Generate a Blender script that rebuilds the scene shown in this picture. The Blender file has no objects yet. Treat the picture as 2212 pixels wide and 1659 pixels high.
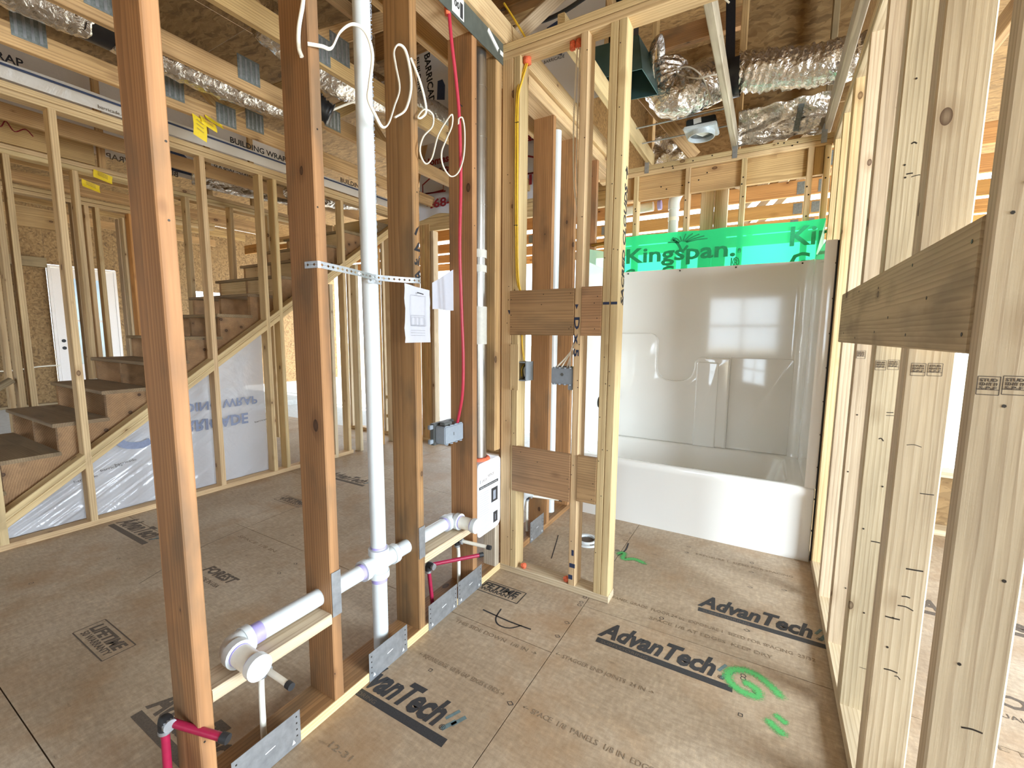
import bpy, bmesh, math, random
from mathutils import Vector, Matrix, noise
random.seed(7)
SC = bpy.context.scene
COL = SC.collection
V = Vector

# ---------------------------------------------------------------- camera, world, sun, exposure
YAW, PITCH, ROLL, FPX = -0.52723, 0.114605, 0.0083227, 945.4
fw = V((math.sin(YAW)*math.cos(PITCH), math.cos(YAW)*math.cos(PITCH), -math.sin(PITCH)))
rt = V((math.cos(YAW), -math.sin(YAW), 0)); up = rt.cross(fw)
r2 = rt*math.cos(ROLL) + up*math.sin(ROLL); u2 = -rt*math.sin(ROLL) + up*math.cos(ROLL)
cd = bpy.data.cameras.new('camera'); cam = bpy.data.objects.new('camera', cd); COL.objects.link(cam)
cd.sensor_fit = 'HORIZONTAL'; cd.sensor_width = 36.0; cd.lens = FPX/2212*36.0; cd.clip_start = 0.02; cd.clip_end = 200
M = Matrix((r2, u2, -fw)).transposed().to_4x4(); M.translation = V((0, 0, 1.325)); cam.matrix_world = M
SC.camera = cam

W = bpy.data.worlds.new('sky'); SC.world = W; W.use_nodes = True
nt = W.node_tree; nt.nodes.clear()
wo = nt.nodes.new('ShaderNodeOutputWorld'); bg = nt.nodes.new('ShaderNodeBackground')
bg.inputs[0].default_value = (0.74, 0.88, 1.0, 1); bg.inputs[1].default_value = 2.2
al = bpy.data.lights.new('window_daylight', 'AREA'); al.shape = 'RECTANGLE'; al.size = 1.8; al.size_y = 1.75; al.energy = 125; al.color = (.80, .91, 1)
alo = bpy.data.objects.new('window_daylight', al); COL.objects.link(alo); alo.location = (3.58, 1.075, 1.35); alo.rotation_euler = (0, math.radians(90), 0)
nt.links.new(bg.outputs[0], wo.inputs[0])
sd = bpy.data.lights.new('sun', 'SUN'); sd.energy = 4.0; sd.angle = math.radians(1.0); sd.color = (1, .93, .82)
sun = bpy.data.objects.new('sun', sd); COL.objects.link(sun)
sun.rotation_euler = V((-.25, -1.0, -1.2)).to_track_quat('-Z', 'Y').to_euler()
SC.view_settings.view_transform = 'Standard'; SC.view_settings.look = 'None'
SC.view_settings.gamma = 1.0; SC.view_settings.use_curve_mapping = False
SC.view_settings.exposure = 2.0
SC.cycles.max_bounces = 10; SC.cycles.diffuse_bounces = 7; SC.cycles.transparent_max_bounces = 12
SC.cycles.use_denoising = True; SC.cycles.sample_clamp_indirect = 6.0; SC.cycles.caustics_reflective = False

def lin(r, g, b):
    f = lambda c: (c/255/12.92) if c/255 <= .04045 else ((c/255+.055)/1.055)**2.4
    return (f(r), f(g), f(b), 1)

# ---------------------------------------------------------------- materials
MATS = {}
def new_mat(name):
    m = bpy.data.materials.new(name); m.use_nodes = True; m.node_tree.nodes.clear(); MATS[name] = m
    t = m.node_tree; o = t.nodes.new('ShaderNodeOutputMaterial'); b = t.nodes.new('ShaderNodeBsdfPrincipled')
    t.links.new(b.outputs[0], o.inputs[0]); return m, t, b
def N(t, kind, **kw):
    n = t.nodes.new('ShaderNode'+kind)
    for k, v in kw.items():
        if k.startswith('i_'):
            n.inputs[k[2:].replace('_', ' ')].default_value = v
        else: setattr(n, k, v)
    return n
def L(t, a, b): t.links.new(a, b)
def ramp(t, fac, stops):
    r = t.nodes.new('ShaderNodeValToRGB'); e = r.color_ramp.elements
    while len(e) < len(stops): e.new(.5)
    for i, (p, c) in enumerate(stops): e[i].position = p; e[i].color = c
    L(t, fac, r.inputs[0]); return r
def math_n(t, op, a, b=None, clamp=False):
    n = N(t, 'Math', operation=op); n.use_clamp = clamp
    for i, x in enumerate((a, b)):
        if x is None: continue
        if isinstance(x, (int, float)): n.inputs[i].default_value = x
        else: L(t, x, n.inputs[i])
    return n.outputs[0]
def mixc(t, fac, a, b, mode='MIX'):
    n = t.nodes.new('ShaderNodeMix'); n.data_type = 'RGBA'; n.blend_type = mode
    for s, x in ((n.inputs[0], fac), (n.inputs[6], a), (n.inputs[7], b)):
        if isinstance(x, (int, float, tuple)): s.default_value = x
        else: L(t, x, s)
    return n.outputs[2]

def wood(name, light, mid, dark, knots=1.0, grain=1.0, vary=.16, rough=.7, stain=0.0):
    m, t, b = new_mat(name)
    tc = N(t, 'TexCoord'); oi = N(t, 'ObjectInfo')
    off = N(t, 'VectorMath', operation='SCALE'); off.inputs[3].default_value = 1.0
    cmb = N(t, 'CombineXYZ')
    L(t, math_n(t, 'MULTIPLY', oi.outputs['Random'], 37.0), cmb.inputs[0])
    L(t, math_n(t, 'SUBTRACT', math_n(t, 'FRACT', math_n(t, 'MULTIPLY', oi.outputs['Random'], 91.7)), .5), cmb.inputs[1])
    L(t, math_n(t, 'SUBTRACT', math_n(t, 'FRACT', math_n(t, 'MULTIPLY', oi.outputs['Random'], 57.3)), .5), cmb.inputs[2])
    sc = N(t, 'VectorMath', operation='MULTIPLY'); sc.inputs[1].default_value = (1, .16, .16); L(t, cmb.outputs[0], sc.inputs[0])
    add = N(t, 'VectorMath', operation='ADD'); L(t, tc.outputs['Object'], add.inputs[0]); L(t, sc.outputs[0], add.inputs[1])
    def mp(s):
        n = N(t, 'Mapping'); n.inputs['Scale'].default_value = s; L(t, add.outputs[0], n.inputs[0]); return n.outputs[0]
    wv = N(t, 'TexWave', wave_type='RINGS', rings_direction='X', wave_profile='SAW')
    wv.inputs['Scale'].default_value = 26*grain; wv.inputs['Distortion'].default_value = 3.2
    wv.inputs['Detail'].default_value = 2.5; wv.inputs['Detail Scale'].default_value = .9
    L(t, mp((.10, 1, 1)), wv.inputs[0])
    fine = N(t, 'TexNoise'); fine.inputs['Scale'].default_value = 1; fine.inputs['Detail'].default_value = 5; L(t, mp((5, 190, 190)), fine.inputs[0])
    big = N(t, 'TexNoise'); big.inputs['Scale'].default_value = 1; big.inputs['Detail'].default_value = 3; L(t, mp((1.6, 14, 14)), big.inputs[0])
    c1 = ramp(t, wv.outputs[0], [(0, light), (.55, mid), (.93, dark), (1, mid)])
    base = mixc(t, .45, light, c1.outputs[0])
    c2 = ramp(t, big.outputs[0], [(.3, (.78, .74, .70, 1)), (.65, (1.1, 1.08, 1.05, 1))])
    base = mixc(t, .8, base, c2.outputs[0], 'MULTIPLY')
    c3 = ramp(t, fine.outputs[0], [(.3, (.86, .84, .81, 1)), (.6, (1.05, 1.05, 1.05, 1))])
    base = mixc(t, .7, base, c3.outputs[0], 'MULTIPLY')
    # knots
    vo = N(t, 'TexVoronoi', feature='F1'); vo.inputs['Scale'].default_value = 1; vo.inputs['Randomness'].default_value = .9; L(t, mp((6.0, 10.5, 10.5)), vo.inputs[0])
    sep = N(t, 'SeparateColor'); L(t, vo.outputs['Color'], sep.inputs[0])
    rad = math_n(t, 'MULTIPLY', math_n(t, 'SUBTRACT', sep.outputs[0], .5, True), .30*knots)
    k = math_n(t, 'LESS_THAN', vo.outputs['Distance'], rad)
    halo = N(t, 'MapRange'); L(t, vo.outputs['Distance'], halo.inputs[0]); L(t, rad, halo.inputs[1]); halo.inputs[1].default_value = 0
    L(t, math_n(t, 'MULTIPLY', rad, 3.2), halo.inputs[2]); halo.inputs[3].default_value = .45; halo.inputs[4].default_value = 0
    base = mixc(t, math_n(t, 'MULTIPLY', halo.outputs[0], math_n(t, 'GREATER_THAN', rad, .01)), base, dark)
    kd = math_n(t, 'ADD', .35, math_n(t, 'MULTIPLY', math_n(t, 'DIVIDE', vo.outputs['Distance'], math_n(t, 'MAXIMUM', rad, .001)), .55))
    base = mixc(t, math_n(t, 'MULTIPLY', k, kd), base, (dark[0]*.3, dark[1]*.22, dark[2]*.18, 1))
    if stain:
        st = N(t, 'TexNoise'); st.inputs['Scale'].default_value = 1; st.inputs['Detail'].default_value = 4; L(t, mp((3, 9, 9)), st.inputs[0])
        sr = ramp(t, st.outputs[0], [(.52, (0, 0, 0, 1)), (.68, (1, 1, 1, 1))])
        base = mixc(t, math_n(t, 'MULTIPLY', sr.outputs[0], stain), base, lin(96, 82, 62))
    hv = N(t, 'HueSaturation'); L(t, base, hv.inputs['Color'])
    L(t, math_n(t, 'ADD', math_n(t, 'MULTIPLY', oi.outputs['Random'], vary), 1-vary*.6), hv.inputs['Value'])
    L(t, math_n(t, 'ADD', math_n(t, 'MULTIPLY', math_n(t, 'FRACT', math_n(t, 'MULTIPLY', oi.outputs['Random'], 13.7)), .014), .494), hv.inputs['Hue'])
    L(t, hv.outputs[0], b.inputs['Base Color']); b.inputs['Roughness'].default_value = rough
    bp = N(t, 'Bump'); bp.inputs['Strength'].default_value = .25; bp.inputs['Distance'].default_value = .002
    L(t, math_n(t, 'ADD', fine.outputs[0], math_n(t, 'MULTIPLY', wv.outputs[0], .5)), bp.inputs['Height']); L(t, bp.outputs[0], b.inputs['Normal'])
    return m
wood('wood_pale', lin(212, 188, 146), lin(198, 168, 122), lin(150, 110, 66), knots=.95)
wood('wood_white', lin(208, 192, 164), lin(194, 174, 142), lin(146, 118, 86), knots=1.0, stain=.08)
wood('wood_red', lin(172, 130, 86), lin(148, 106, 64), lin(88, 56, 30), knots=1.0, vary=.22, stain=.55)
wood('wood_truss', lin(202, 170, 120), lin(184, 148, 98), lin(122, 84, 46), knots=1.0, stain=.2)
wood('wood_orange', lin(206, 158, 96), lin(190, 136, 74), lin(128, 80, 36), knots=1.0)
wood('wood_board', lin(196, 176, 140), lin(178, 158, 122), lin(124, 104, 76), knots=1.1, stain=.35)
wood('wood_grey', lin(150, 130, 100), lin(132, 112, 84), lin(92, 74, 52), knots=.9, stain=.45)
wood('wood_block', lin(174, 138, 100), lin(152, 116, 80), lin(94, 66, 42), knots=1.1, stain=.35)
wood('wood_old', lin(198, 188, 170), lin(178, 166, 146), lin(130, 114, 94), knots=.9, stain=.3)

def osb(name, cols, scale=1.0):
    m, t, b = new_mat(name); tc = N(t, 'TexCoord'); oi = N(t, 'ObjectInfo'); base = None
    add = N(t, 'VectorMath', operation='ADD'); L(t, tc.outputs['Object'], add.inputs[0]); L(t, math_n(t, 'MULTIPLY', oi.outputs['Random'], 9.0), add.inputs[1])
    wob = N(t, 'TexNoise'); wob.inputs['Scale'].default_value = 7; L(t, add.outputs[0], wob.inputs[0])
    off = N(t, 'VectorMath', operation='SCALE'); off.inputs[3].default_value = .12; L(t, wob.outputs['Color'], off.inputs[0])
    add2 = N(t, 'VectorMath', operation='ADD'); L(t, add.outputs[0], add2.inputs[0]); L(t, off.outputs[0], add2.inputs[1])
    for i, (rot, sc3) in enumerate((((.5, .6, .5), (7, 40, 34)), ((-.4, -.7, -.6), (8, 46, 38)), ((.9, .2, 1.2), (9, 42, 40)))):
        mp = N(t, 'Mapping'); mp.inputs['Rotation'].default_value = rot; mp.inputs['Scale'].default_value = tuple(s*scale for s in sc3); L(t, add2.outputs[0], mp.inputs[0])
        vo = N(t, 'TexVoronoi'); vo.inputs['Scale'].default_value = 1; L(t, mp.outputs[0], vo.inputs[0])
        sp = N(t, 'SeparateColor'); L(t, vo.outputs['Color'], sp.inputs[0])
        r = ramp(t, sp.outputs[i], [(0, cols[0]), (.35, cols[1]), (.7, cols[2]), (1, cols[3])])
        base = r.outputs[0] if base is None else mixc(t, .5, base, r.outputs[0])
    L(t, base, b.inputs['Base Color']); b.inputs['Roughness'].default_value = .75
    return m
osb('osb', [lin(84, 62, 36), lin(136, 106, 66), lin(164, 134, 90), lin(116, 86, 50)])

def floor_mat():
    m, t, b = new_mat('subfloor'); tc = N(t, 'TexCoord'); oi = N(t, 'ObjectInfo')
    geo = N(t, 'NewGeometry').outputs['Position']
    def noise_(scale, det, vec=geo):
        n = N(t, 'TexNoise'); n.inputs['Scale'].default_value = scale; n.inputs['Detail'].default_value = det; n.inputs['Roughness'].default_value = .6; L(t, vec, n.inputs[0]); return n.outputs[0]
    mp = N(t, 'Mapping'); mp.inputs['Rotation'].default_value = (0, 0, .35); mp.inputs['Scale'].default_value = (26, 80, 1); L(t, geo, mp.inputs[0])
    mp2 = N(t, 'Mapping'); mp2.inputs['Rotation'].default_value = (0, 0, -.5); mp2.inputs['Scale'].default_value = (70, 24, 1); L(t, geo, mp2.inputs[0])
    f1 = noise_(1, 3, mp.outputs[0]); f2 = noise_(1, 3, mp2.outputs[0])
    base = ramp(t, noise_(1.3, 5), [(.3, lin(152, 131, 106)), (.5, lin(172, 153, 129)), (.7, lin(186, 170, 149))]).outputs[0]
    base = mixc(t, .8, base, ramp(t, f1, [(.32, (.8, .78, .75, 1)), (.55, (1, 1, 1, 1)), (.72, (1.18, 1.16, 1.12, 1))]).outputs[0], 'MULTIPLY')
    base = mixc(t, .8, base, ramp(t, f2, [(.32, (.84, .82, .8, 1)), (.55, (1, 1, 1, 1)), (.74, (1.2, 1.18, 1.14, 1))]).outputs[0], 'MULTIPLY')
    st = ramp(t, noise_(2.1, 6), [(.5, (0, 0, 0, 1)), (.66, (1, 1, 1, 1))]).outputs[0]
    base = mixc(t, math_n(t, 'MULTIPLY', st, .5), base, lin(150, 112, 70))
    d2 = N(t, 'Mapping'); d2.inputs['Scale'].default_value = (9, 26, 1); d2.inputs['Rotation'].default_value = (0, 0, .1); L(t, geo, d2.inputs[0])
    sp = ramp(t, noise_(1.0, 6, d2.outputs[0]), [(.66, (0, 0, 0, 1)), (.74, (1, 1, 1, 1))]).outputs[0]
    base = mixc(t, math_n(t, 'MULTIPLY', sp, .45), base, lin(78, 62, 46))
    grit = noise_(420, 2)
    base = mixc(t, .5, base, ramp(t, grit, [(.35, (.78, .77, .76, 1)), (.65, (1.15, 1.15, 1.15, 1))]).outputs[0], 'MULTIPLY')
    hv = N(t, 'HueSaturation'); L(t, base, hv.inputs['Color']); L(t, math_n(t, 'ADD', math_n(t, 'MULTIPLY', oi.outputs['Random'], .14), .93), hv.inputs['Value'])
    L(t, hv.outputs[0], b.inputs['Base Color']); b.inputs['Roughness'].default_value = .62
    bp = N(t, 'Bump'); bp.inputs['Strength'].default_value = .2; bp.inputs['Distance'].default_value = .002; L(t, f1, bp.inputs['Height']); L(t, bp.outputs[0], b.inputs['Normal'])
floor_mat()

def plain(name, col, rough=.5, metal=0.0, bump=0, bscale=60, coat=0, var=0.0, spec=None):
    m, t, b = new_mat(name); b.inputs['Base Color'].default_value = col; b.inputs['Roughness'].default_value = rough; b.inputs['Metallic'].default_value = metal
    if coat: b.inputs['Coat Weight'].default_value = coat; b.inputs['Coat Roughness'].default_value = .05
    if bump or var:
        tc = N(t, 'TexCoord'); n = N(t, 'TexNoise'); n.inputs['Scale'].default_value = bscale; n.inputs['Detail'].default_value = 4; L(t, tc.outputs['Object'], n.inputs[0])
        if bump:
            bp = N(t, 'Bump'); bp.inputs['Strength'].default_value = bump; bp.inputs['Distance'].default_value = .004; L(t, n.outputs[0], bp.inputs['Height']); L(t, bp.outputs[0], b.inputs['Normal'])
        if var:
            r = ramp(t, n.outputs[0], [(.3, tuple(c*(1-var) for c in col[:3])+(1,)), (.7, tuple(min(1, c*(1+var)) for c in col[:3])+(1,))]); L(t, r.outputs[0], b.inputs['Base Color'])
    return m
plain('pvc', lin(208, 213, 214), .28, var=.03, bscale=9)
plain('pvc_primer', lin(168, 158, 214), .35, var=.1, bscale=30)
plain('pex_white', lin(232, 228, 214), .35, var=.04)
plain('pex_red', lin(150, 28, 62), .35, var=.1)
plain('cable_red', lin(176, 48, 68), .4, var=.06)
plain('cable_yellow', lin(218, 178, 52), .45, var=.08)
plain('cable_white', lin(232, 226, 210), .45, var=.05)
plain('black', lin(22, 22, 24), .4, var=.2)
plain('rubber', lin(34, 34, 36), .6, var=.2)
plain('galv', lin(168, 172, 176), .42, metal=.75, bump=.06, bscale=35, var=.16)
plain('galv_dull', lin(128, 134, 132), .5, metal=.55, bump=.1, bscale=70, var=.25)
plain('duct_metal', lin(186, 184, 178), .28, metal=.95, bump=.05, bscale=14, var=.08)
plain('strap_green', lin(92, 98, 92), .5, metal=.35, var=.12, bscale=24)
plain('box_grey', lin(134, 142, 150), .5, var=.05)
plain('box_dark', lin(84, 86, 84), .5, var=.08)
plain('box_inside', lin(28, 30, 30), .6, var=.2)
plain('fan_teal', lin(84, 118, 122), .4, metal=.5, var=.12, bscale=10)
plain('fan_dark', lin(26, 32, 34), .5, metal=.3, var=.2)
plain('fan_white', lin(206, 216, 222), .35, metal=.3, var=.05)
plain('paper', lin(198, 201, 212), .8, var=.02)
plain('sticker', lin(222, 224, 222), .5, var=.03)
plain('label_white', lin(232, 236, 244), .4, var=.02)
plain('ink', lin(48, 47, 48), .7, var=.25, bscale=200)
plain('ink_soft', lin(92, 80, 68), .8, var=.25, bscale=160)
plain('ink_faint', lin(132, 114, 92), .8, var=.3, bscale=160)
plain('ink_blue', lin(54, 66, 96), .7, var=.2, bscale=90)
plain('ink_teal', lin(96, 116, 118), .8, var=.2)
plain('ink_wrap', lin(134, 144, 172), .5, var=.1)
plain('ink_red', lin(128, 26, 40), .7, var=.15)
plain('ink_grey', lin(150, 156, 168), .8, var=.1)
plain('marker', lin(18, 18, 26), .55, var=.15)
plain('marker_blue', lin(30, 44, 74), .55, var=.15)
plain('ink_film', lin(30, 150, 96), .6, var=.1)
plain('foam', lin(226, 112, 76), .85, bump=.9, bscale=120, var=.2)
plain('tag_yellow', lin(246, 216, 44), .7, var=.05)
plain('tape_black', lin(30, 30, 34), .35, var=.2)
plain('tape_white', lin(216, 216, 208), .5, var=.06)
plain('tub', lin(229, 228, 223), .09, coat=.7, var=.012, bscale=3)
plain('valve_bronze', lin(40, 34, 28), .3, metal=.6, var=.2)
plain('brass', lin(170, 130, 62), .35, metal=.9, var=.15)
plain('door_white', lin(232, 226, 222), .45, var=.02)
plain('concrete', lin(188, 188, 184), .8, bump=.2, bscale=20, var=.1)
plain('sand', lin(176, 160, 132), .9, bump=.3, bscale=5, var=.12)
plain('caulk', lin(30, 30, 32), .6, var=.2)
plain('nail', lin(58, 52, 46), .5, metal=.6, var=.2)
plain('dark_void', lin(30, 22, 16), .9, var=.2)
plain('foil_tape', lin(200, 198, 192), .35, metal=.8, bump=.5, bscale=50)

def foil():
    m, t, b = new_mat('foil'); tc = N(t, 'TexCoord')
    n = N(t, 'TexNoise'); n.inputs['Scale'].default_value = 24; n.inputs['Detail'].default_value = 5; n.inputs['Distortion'].default_value = 1.5; L(t, tc.outputs['Object'], n.inputs[0])
    v = N(t, 'TexVoronoi', feature='F1'); v.inputs['Scale'].default_value = 30; L(t, tc.outputs['Object'], v.inputs[0])
    bp = N(t, 'Bump'); bp.inputs['Strength'].default_value = .9; bp.inputs['Distance'].default_value = .011
    L(t, math_n(t, 'ADD', n.outputs[0], math_n(t, 'MULTIPLY', v.outputs[0], .6)), bp.inputs['Height']); L(t, bp.outputs[0], b.inputs['Normal'])
    b.inputs['Base Color'].default_value = lin(222, 218, 212); b.inputs['Metallic'].default_value = .96; b.inputs['Roughness'].default_value = .17
foil()
def film(name, col, transl, transp, rough, bscale, bstr, stretch=(1, 1, 1)):
    m = bpy.data.materials.new(name); m.use_nodes = True; MATS[name] = m; t = m.node_tree; t.nodes.clear()
    o = N(t, 'OutputMaterial'); tc = N(t, 'TexCoord'); mp = N(t, 'Mapping'); mp.inputs['Scale'].default_value = stretch; L(t, tc.outputs['Object'], mp.inputs[0])
    n = N(t, 'TexNoise'); n.inputs['Scale'].default_value = bscale; n.inputs['Detail'].default_value = 5; n.inputs['Distortion'].default_value = .8; L(t, mp.outputs[0], n.inputs[0])
    bp = N(t, 'Bump'); bp.inputs['Strength'].default_value = bstr; bp.inputs['Distance'].default_value = .02; L(t, n.outputs[0], bp.inputs['Height'])
    p = N(t, 'BsdfPrincipled'); p.inputs['Base Color'].default_value = col; p.inputs['Roughness'].default_value = rough; L(t, bp.outputs[0], p.inputs['Normal'])
    tl = N(t, 'BsdfTranslucent'); tl.inputs[0].default_value = col
    tp = N(t, 'BsdfTransparent'); tp.inputs[0].default_value = tuple(min(1, c*1.05+.02) for c in col[:3])+(1,)
    m1 = N(t, 'MixShader'); m1.inputs[0].default_value = transl; L(t, p.outputs[0], m1.inputs[1]); L(t, tl.outputs[0], m1.inputs[2])
    m2 = N(t, 'MixShader'); m2.inputs[0].default_value = transp; L(t, m1.outputs[0], m2.inputs[1]); L(t, tp.outputs[0], m2.inputs[2])
    L(t, m2.outputs[0], o.inputs[0])
film('wrap_plastic', lin(222, 224, 230), .3, .10, .12, 4, 1.0, (1, 1.0, 1.0))
film('wrap_attic', lin(214, 208, 200), .25, .03, .35, 6, .5)
film('film_green', lin(56, 218, 142), .7, .2, .15, 10, .15)
film('film_pale', lin(196, 226, 200), .4, .25, .3, 10, .15)
def spray():
    m = bpy.data.materials.new('spray_green'); m.use_nodes = True; MATS['spray_green'] = m; t = m.node_tree; t.nodes.clear()
    o = N(t, 'OutputMaterial'); p = N(t, 'BsdfPrincipled'); p.inputs['Base Color'].default_value = lin(84, 178, 98); p.inputs['Roughness'].default_value = .7
    at = N(t, 'Attribute', attribute_name='edge'); tc = N(t, 'TexCoord'); n = N(t, 'TexNoise'); n.inputs['Scale'].default_value = 160; n.inputs['Detail'].default_value = 3; L(t, tc.outputs['Object'], n.inputs[0])
    a = math_n(t, 'ADD', math_n(t, 'MULTIPLY', at.outputs['Fac'], 1.5), math_n(t, 'MULTIPLY', math_n(t, 'SUBTRACT', n.outputs[0], .55), 2.2), True)
    tp = N(t, 'BsdfTransparent'); mx = N(t, 'MixShader'); L(t, math_n(t, 'MULTIPLY', a, .9), mx.inputs[0]); L(t, tp.outputs[0], mx.inputs[1]); L(t, p.outputs[0], mx.inputs[2]); L(t, mx.outputs[0], o.inputs[0])
spray()
def glass():
    m, t, b = new_mat('door_glass'); b.inputs['Base Color'].default_value = lin(168, 184, 192); b.inputs['Roughness'].default_value = .12
    b.inputs['Transmission Weight'].default_value = .35
glass()

# ---------------------------------------------------------------- object helpers
WORLD_LOC = {}
def tag(o, label=None, cat=None, group=None, kind=None):
    for k, v in (('label', label), ('category', cat), ('group', group), ('kind', kind)):
        if v: o[k] = v
    return o
def thing(name, loc, label, cat, group=None, kind=None):
    o = bpy.data.objects.new(name, None); o.empty_display_size = .05; COL.objects.link(o); o.location = loc
    WORLD_LOC[o.name] = V(loc); return tag(o, label, cat, group, kind)
def wl(p): return WORLD_LOC[p.name] if p is not None else V((0, 0, 0))
def obj(name, verts, faces, mat, parent=None, smooth=False, origin=None):
    vs = [V(v) for v in verts]
    if origin is None:
        lo = V(tuple(min(v[i] for v in vs) for i in range(3))); hi = V(tuple(max(v[i] for v in vs) for i in range(3)))
        origin = V(((lo.x+hi.x)/2, (lo.y+hi.y)/2, lo.z))
    origin = V(origin)
    me = bpy.data.meshes.new(name); me.from_pydata([v-origin for v in vs], [], faces); me.validate()
    me.materials.append(MATS[mat])
    bm = bmesh.new(); bm.from_mesh(me); bmesh.ops.recalc_face_normals(bm, faces=bm.faces); bm.to_mesh(me); bm.free()
    if smooth:
        me.polygons.foreach_set('use_smooth', [True]*len(me.polygons))
        if smooth != 'all': me.set_sharp_from_angle(angle=math.radians(smooth if smooth is not True else 40))
    o = bpy.data.objects.new(name, me); COL.objects.link(o); o.parent = parent; o.location = origin-wl(parent); WORLD_LOC[o.name] = origin
    return o
def box_g(x0, x1, y0, y1, z0, z1):
    v = [(x, y, z) for x in (x0, x1) for y in (y0, y1) for z in (z0, z1)]
    return v, [(0, 1, 3, 2), (4, 6, 7, 5), (0, 4, 5, 1), (2, 3, 7, 6), (0, 2, 6, 4), (1, 5, 7, 3)]
def merge(*gs):
    V_, F_ = [], []
    for v, f in gs:
        n = len(V_); V_ += list(v); F_ += [tuple(i+n for i in q) for q in f]
    return V_, F_
def bevel_obj(o, w, seg=2):
    bm = bmesh.new(); bm.from_mesh(o.data); bmesh.ops.bevel(bm, geom=bm.edges[:], offset=w, segments=seg, affect='EDGES', clamp_overlap=True)
    bm.to_mesh(o.data); bm.free(); return o
def box(name, x0, x1, y0, y1, z0, z1, mat, parent=None, bev=0, seg=2, smooth=False):
    o = obj(name, *box_g(x0, x1, y0, y1, z0, z1), mat, parent)
    if bev: bevel_obj(o, bev, seg)
    if smooth: o.data.polygons.foreach_set('use_smooth', [True]*len(o.data.polygons)); o.data.set_sharp_from_angle(angle=math.radians(50))
    return o
STICKS = {}
def stick_mesh(Ln, a, b, mat, ch=.0035):
    key = (round(Ln, 3), round(a, 4), round(b, 4), mat)
    if key in STICKS: return STICKS[key]
    h, w = a/2, b/2; prof = [(h-ch, w), (h, w-ch), (h, -w+ch), (h-ch, -w), (-h+ch, -w), (-h, -w+ch), (-h, w-ch), (-h+ch, w)]
    vs = [(x, y, z) for x in (-Ln/2, Ln/2) for y, z in prof]
    fs = [(i, (i+1) % 8, (i+1) % 8+8, i+8) for i in range(8)]+[tuple(range(7, -1, -1)), tuple(range(8, 16))]
    me = bpy.data.meshes.new('lumber'); me.from_pydata(vs, [], fs); me.materials.append(MATS[mat]); me.update()
    bm = bmesh.new(); bm.from_mesh(me); bmesh.ops.recalc_face_normals(bm, faces=bm.faces); bm.to_mesh(me); bm.free()
    STICKS[key] = me; return me
def stick(name, p0, p1, a, b, ref, mat, parent=None):
    """a piece of lumber from p0 to p1 (centre line); a = size along ref, b = the other size"""
    p0, p1 = V(p0), V(p1); d = p1-p0; Ln = d.length; X = d.normalized(); Y = V(ref); Y = (Y-X*Y.dot(X)).normalized(); Z = X.cross(Y)
    o = bpy.data.objects.new(name, stick_mesh(Ln, a, b, mat)); COL.objects.link(o); o.parent = parent
    mid = (p0+p1)/2; m = Matrix((X, Y, Z)).transposed().to_4x4(); m.translation = mid-wl(parent); o.matrix_local = m; WORLD_LOC[o.name] = mid
    return o
def lumber(name, x0, x1, y0, y1, z0, z1, mat, parent=None, grain_axis=None):
    """axis-aligned lumber; grain runs along the longest side"""
    d = [(x1-x0, 0), (y1-y0, 1), (z1-z0, 2)]; ax = max(d)[1] if grain_axis is None else grain_axis; c = V(((x0+x1)/2, (y0+y1)/2, (z0+z1)/2))
    e = V((0, 0, 0)); e[ax] = d[ax][0]/2; oth = [i for i in range(3) if i != ax]; ref = V((0, 0, 0)); ref[oth[0]] = 1
    return stick(name, c-e, c+e, d[oth[0]][0], d[oth[1]][0], ref, mat, parent)
def catmull(pts, n=8):
    P = [V(p) for p in pts]
    if len(P) < 3: return P
    P = [P[0]*2-P[1]]+P+[P[-1]*2-P[-2]]; out = []
    for i in range(1, len(P)-2):
        for k in range(n):
            t = k/n; a, b, c, d = P[i-1:i+3]
            out.append(.5*((2*b)+(c-a)*t+(2*a-5*b+4*c-d)*t*t+(3*b-a-3*c+d)*t**3))
    out.append(P[-2]); return out
def tube_g(path, r, n=10, cap=True, rf=None, flat=1.0):
    P = [V(p) for p in path]; vs, fs = [], []; pu = None
    for i, p in enumerate(P):
        d = (P[min(i+1, len(P)-1)]-P[max(i-1, 0)]).normalized()
        if pu is None:
            pu = d.orthogonal().normalized()
        pu = (pu-d*pu.dot(d)).normalized(); w = d.cross(pu)
        for k in range(n):
            a = 2*math.pi*k/n; rr = r if rf is None else rf(i, k, p)
            vs.append(p+pu*math.cos(a)*rr+w*math.sin(a)*rr*flat)
    for i in range(len(P)-1):
        for k in range(n):
            fs.append((i*n+k, i*n+(k+1) % n, (i+1)*n+(k+1) % n, (i+1)*n+k))
    if cap: fs += [tuple(range(n-1, -1, -1)), tuple((len(P)-1)*n+k for k in range(n))]
    return vs, fs
def tube(name, path, r, mat, parent=None, n=10, smooth_path=0, flat=1.0):
    if smooth_path: path = catmull(path, smooth_path)
    return obj(name, *tube_g(path, r, n, flat=flat), mat, parent, smooth=45)
def ring_tube(name, path, r0, r1, mat, parent=None, n=24):
    a = tube_g(path, r1, n, False); b = tube_g(path, r0, n, False); v, f = merge(a, b); m = len(a[0]); e = len(path)-1
    for k in range(n):
        f.append((k, (k+1) % n, m+(k+1) % n, m+k)); f.append((e*n+k, m+e*n+k, m+e*n+(k+1) % n, e*n+(k+1) % n))
    return obj(name, v, f, mat, parent, smooth=45)
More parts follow.
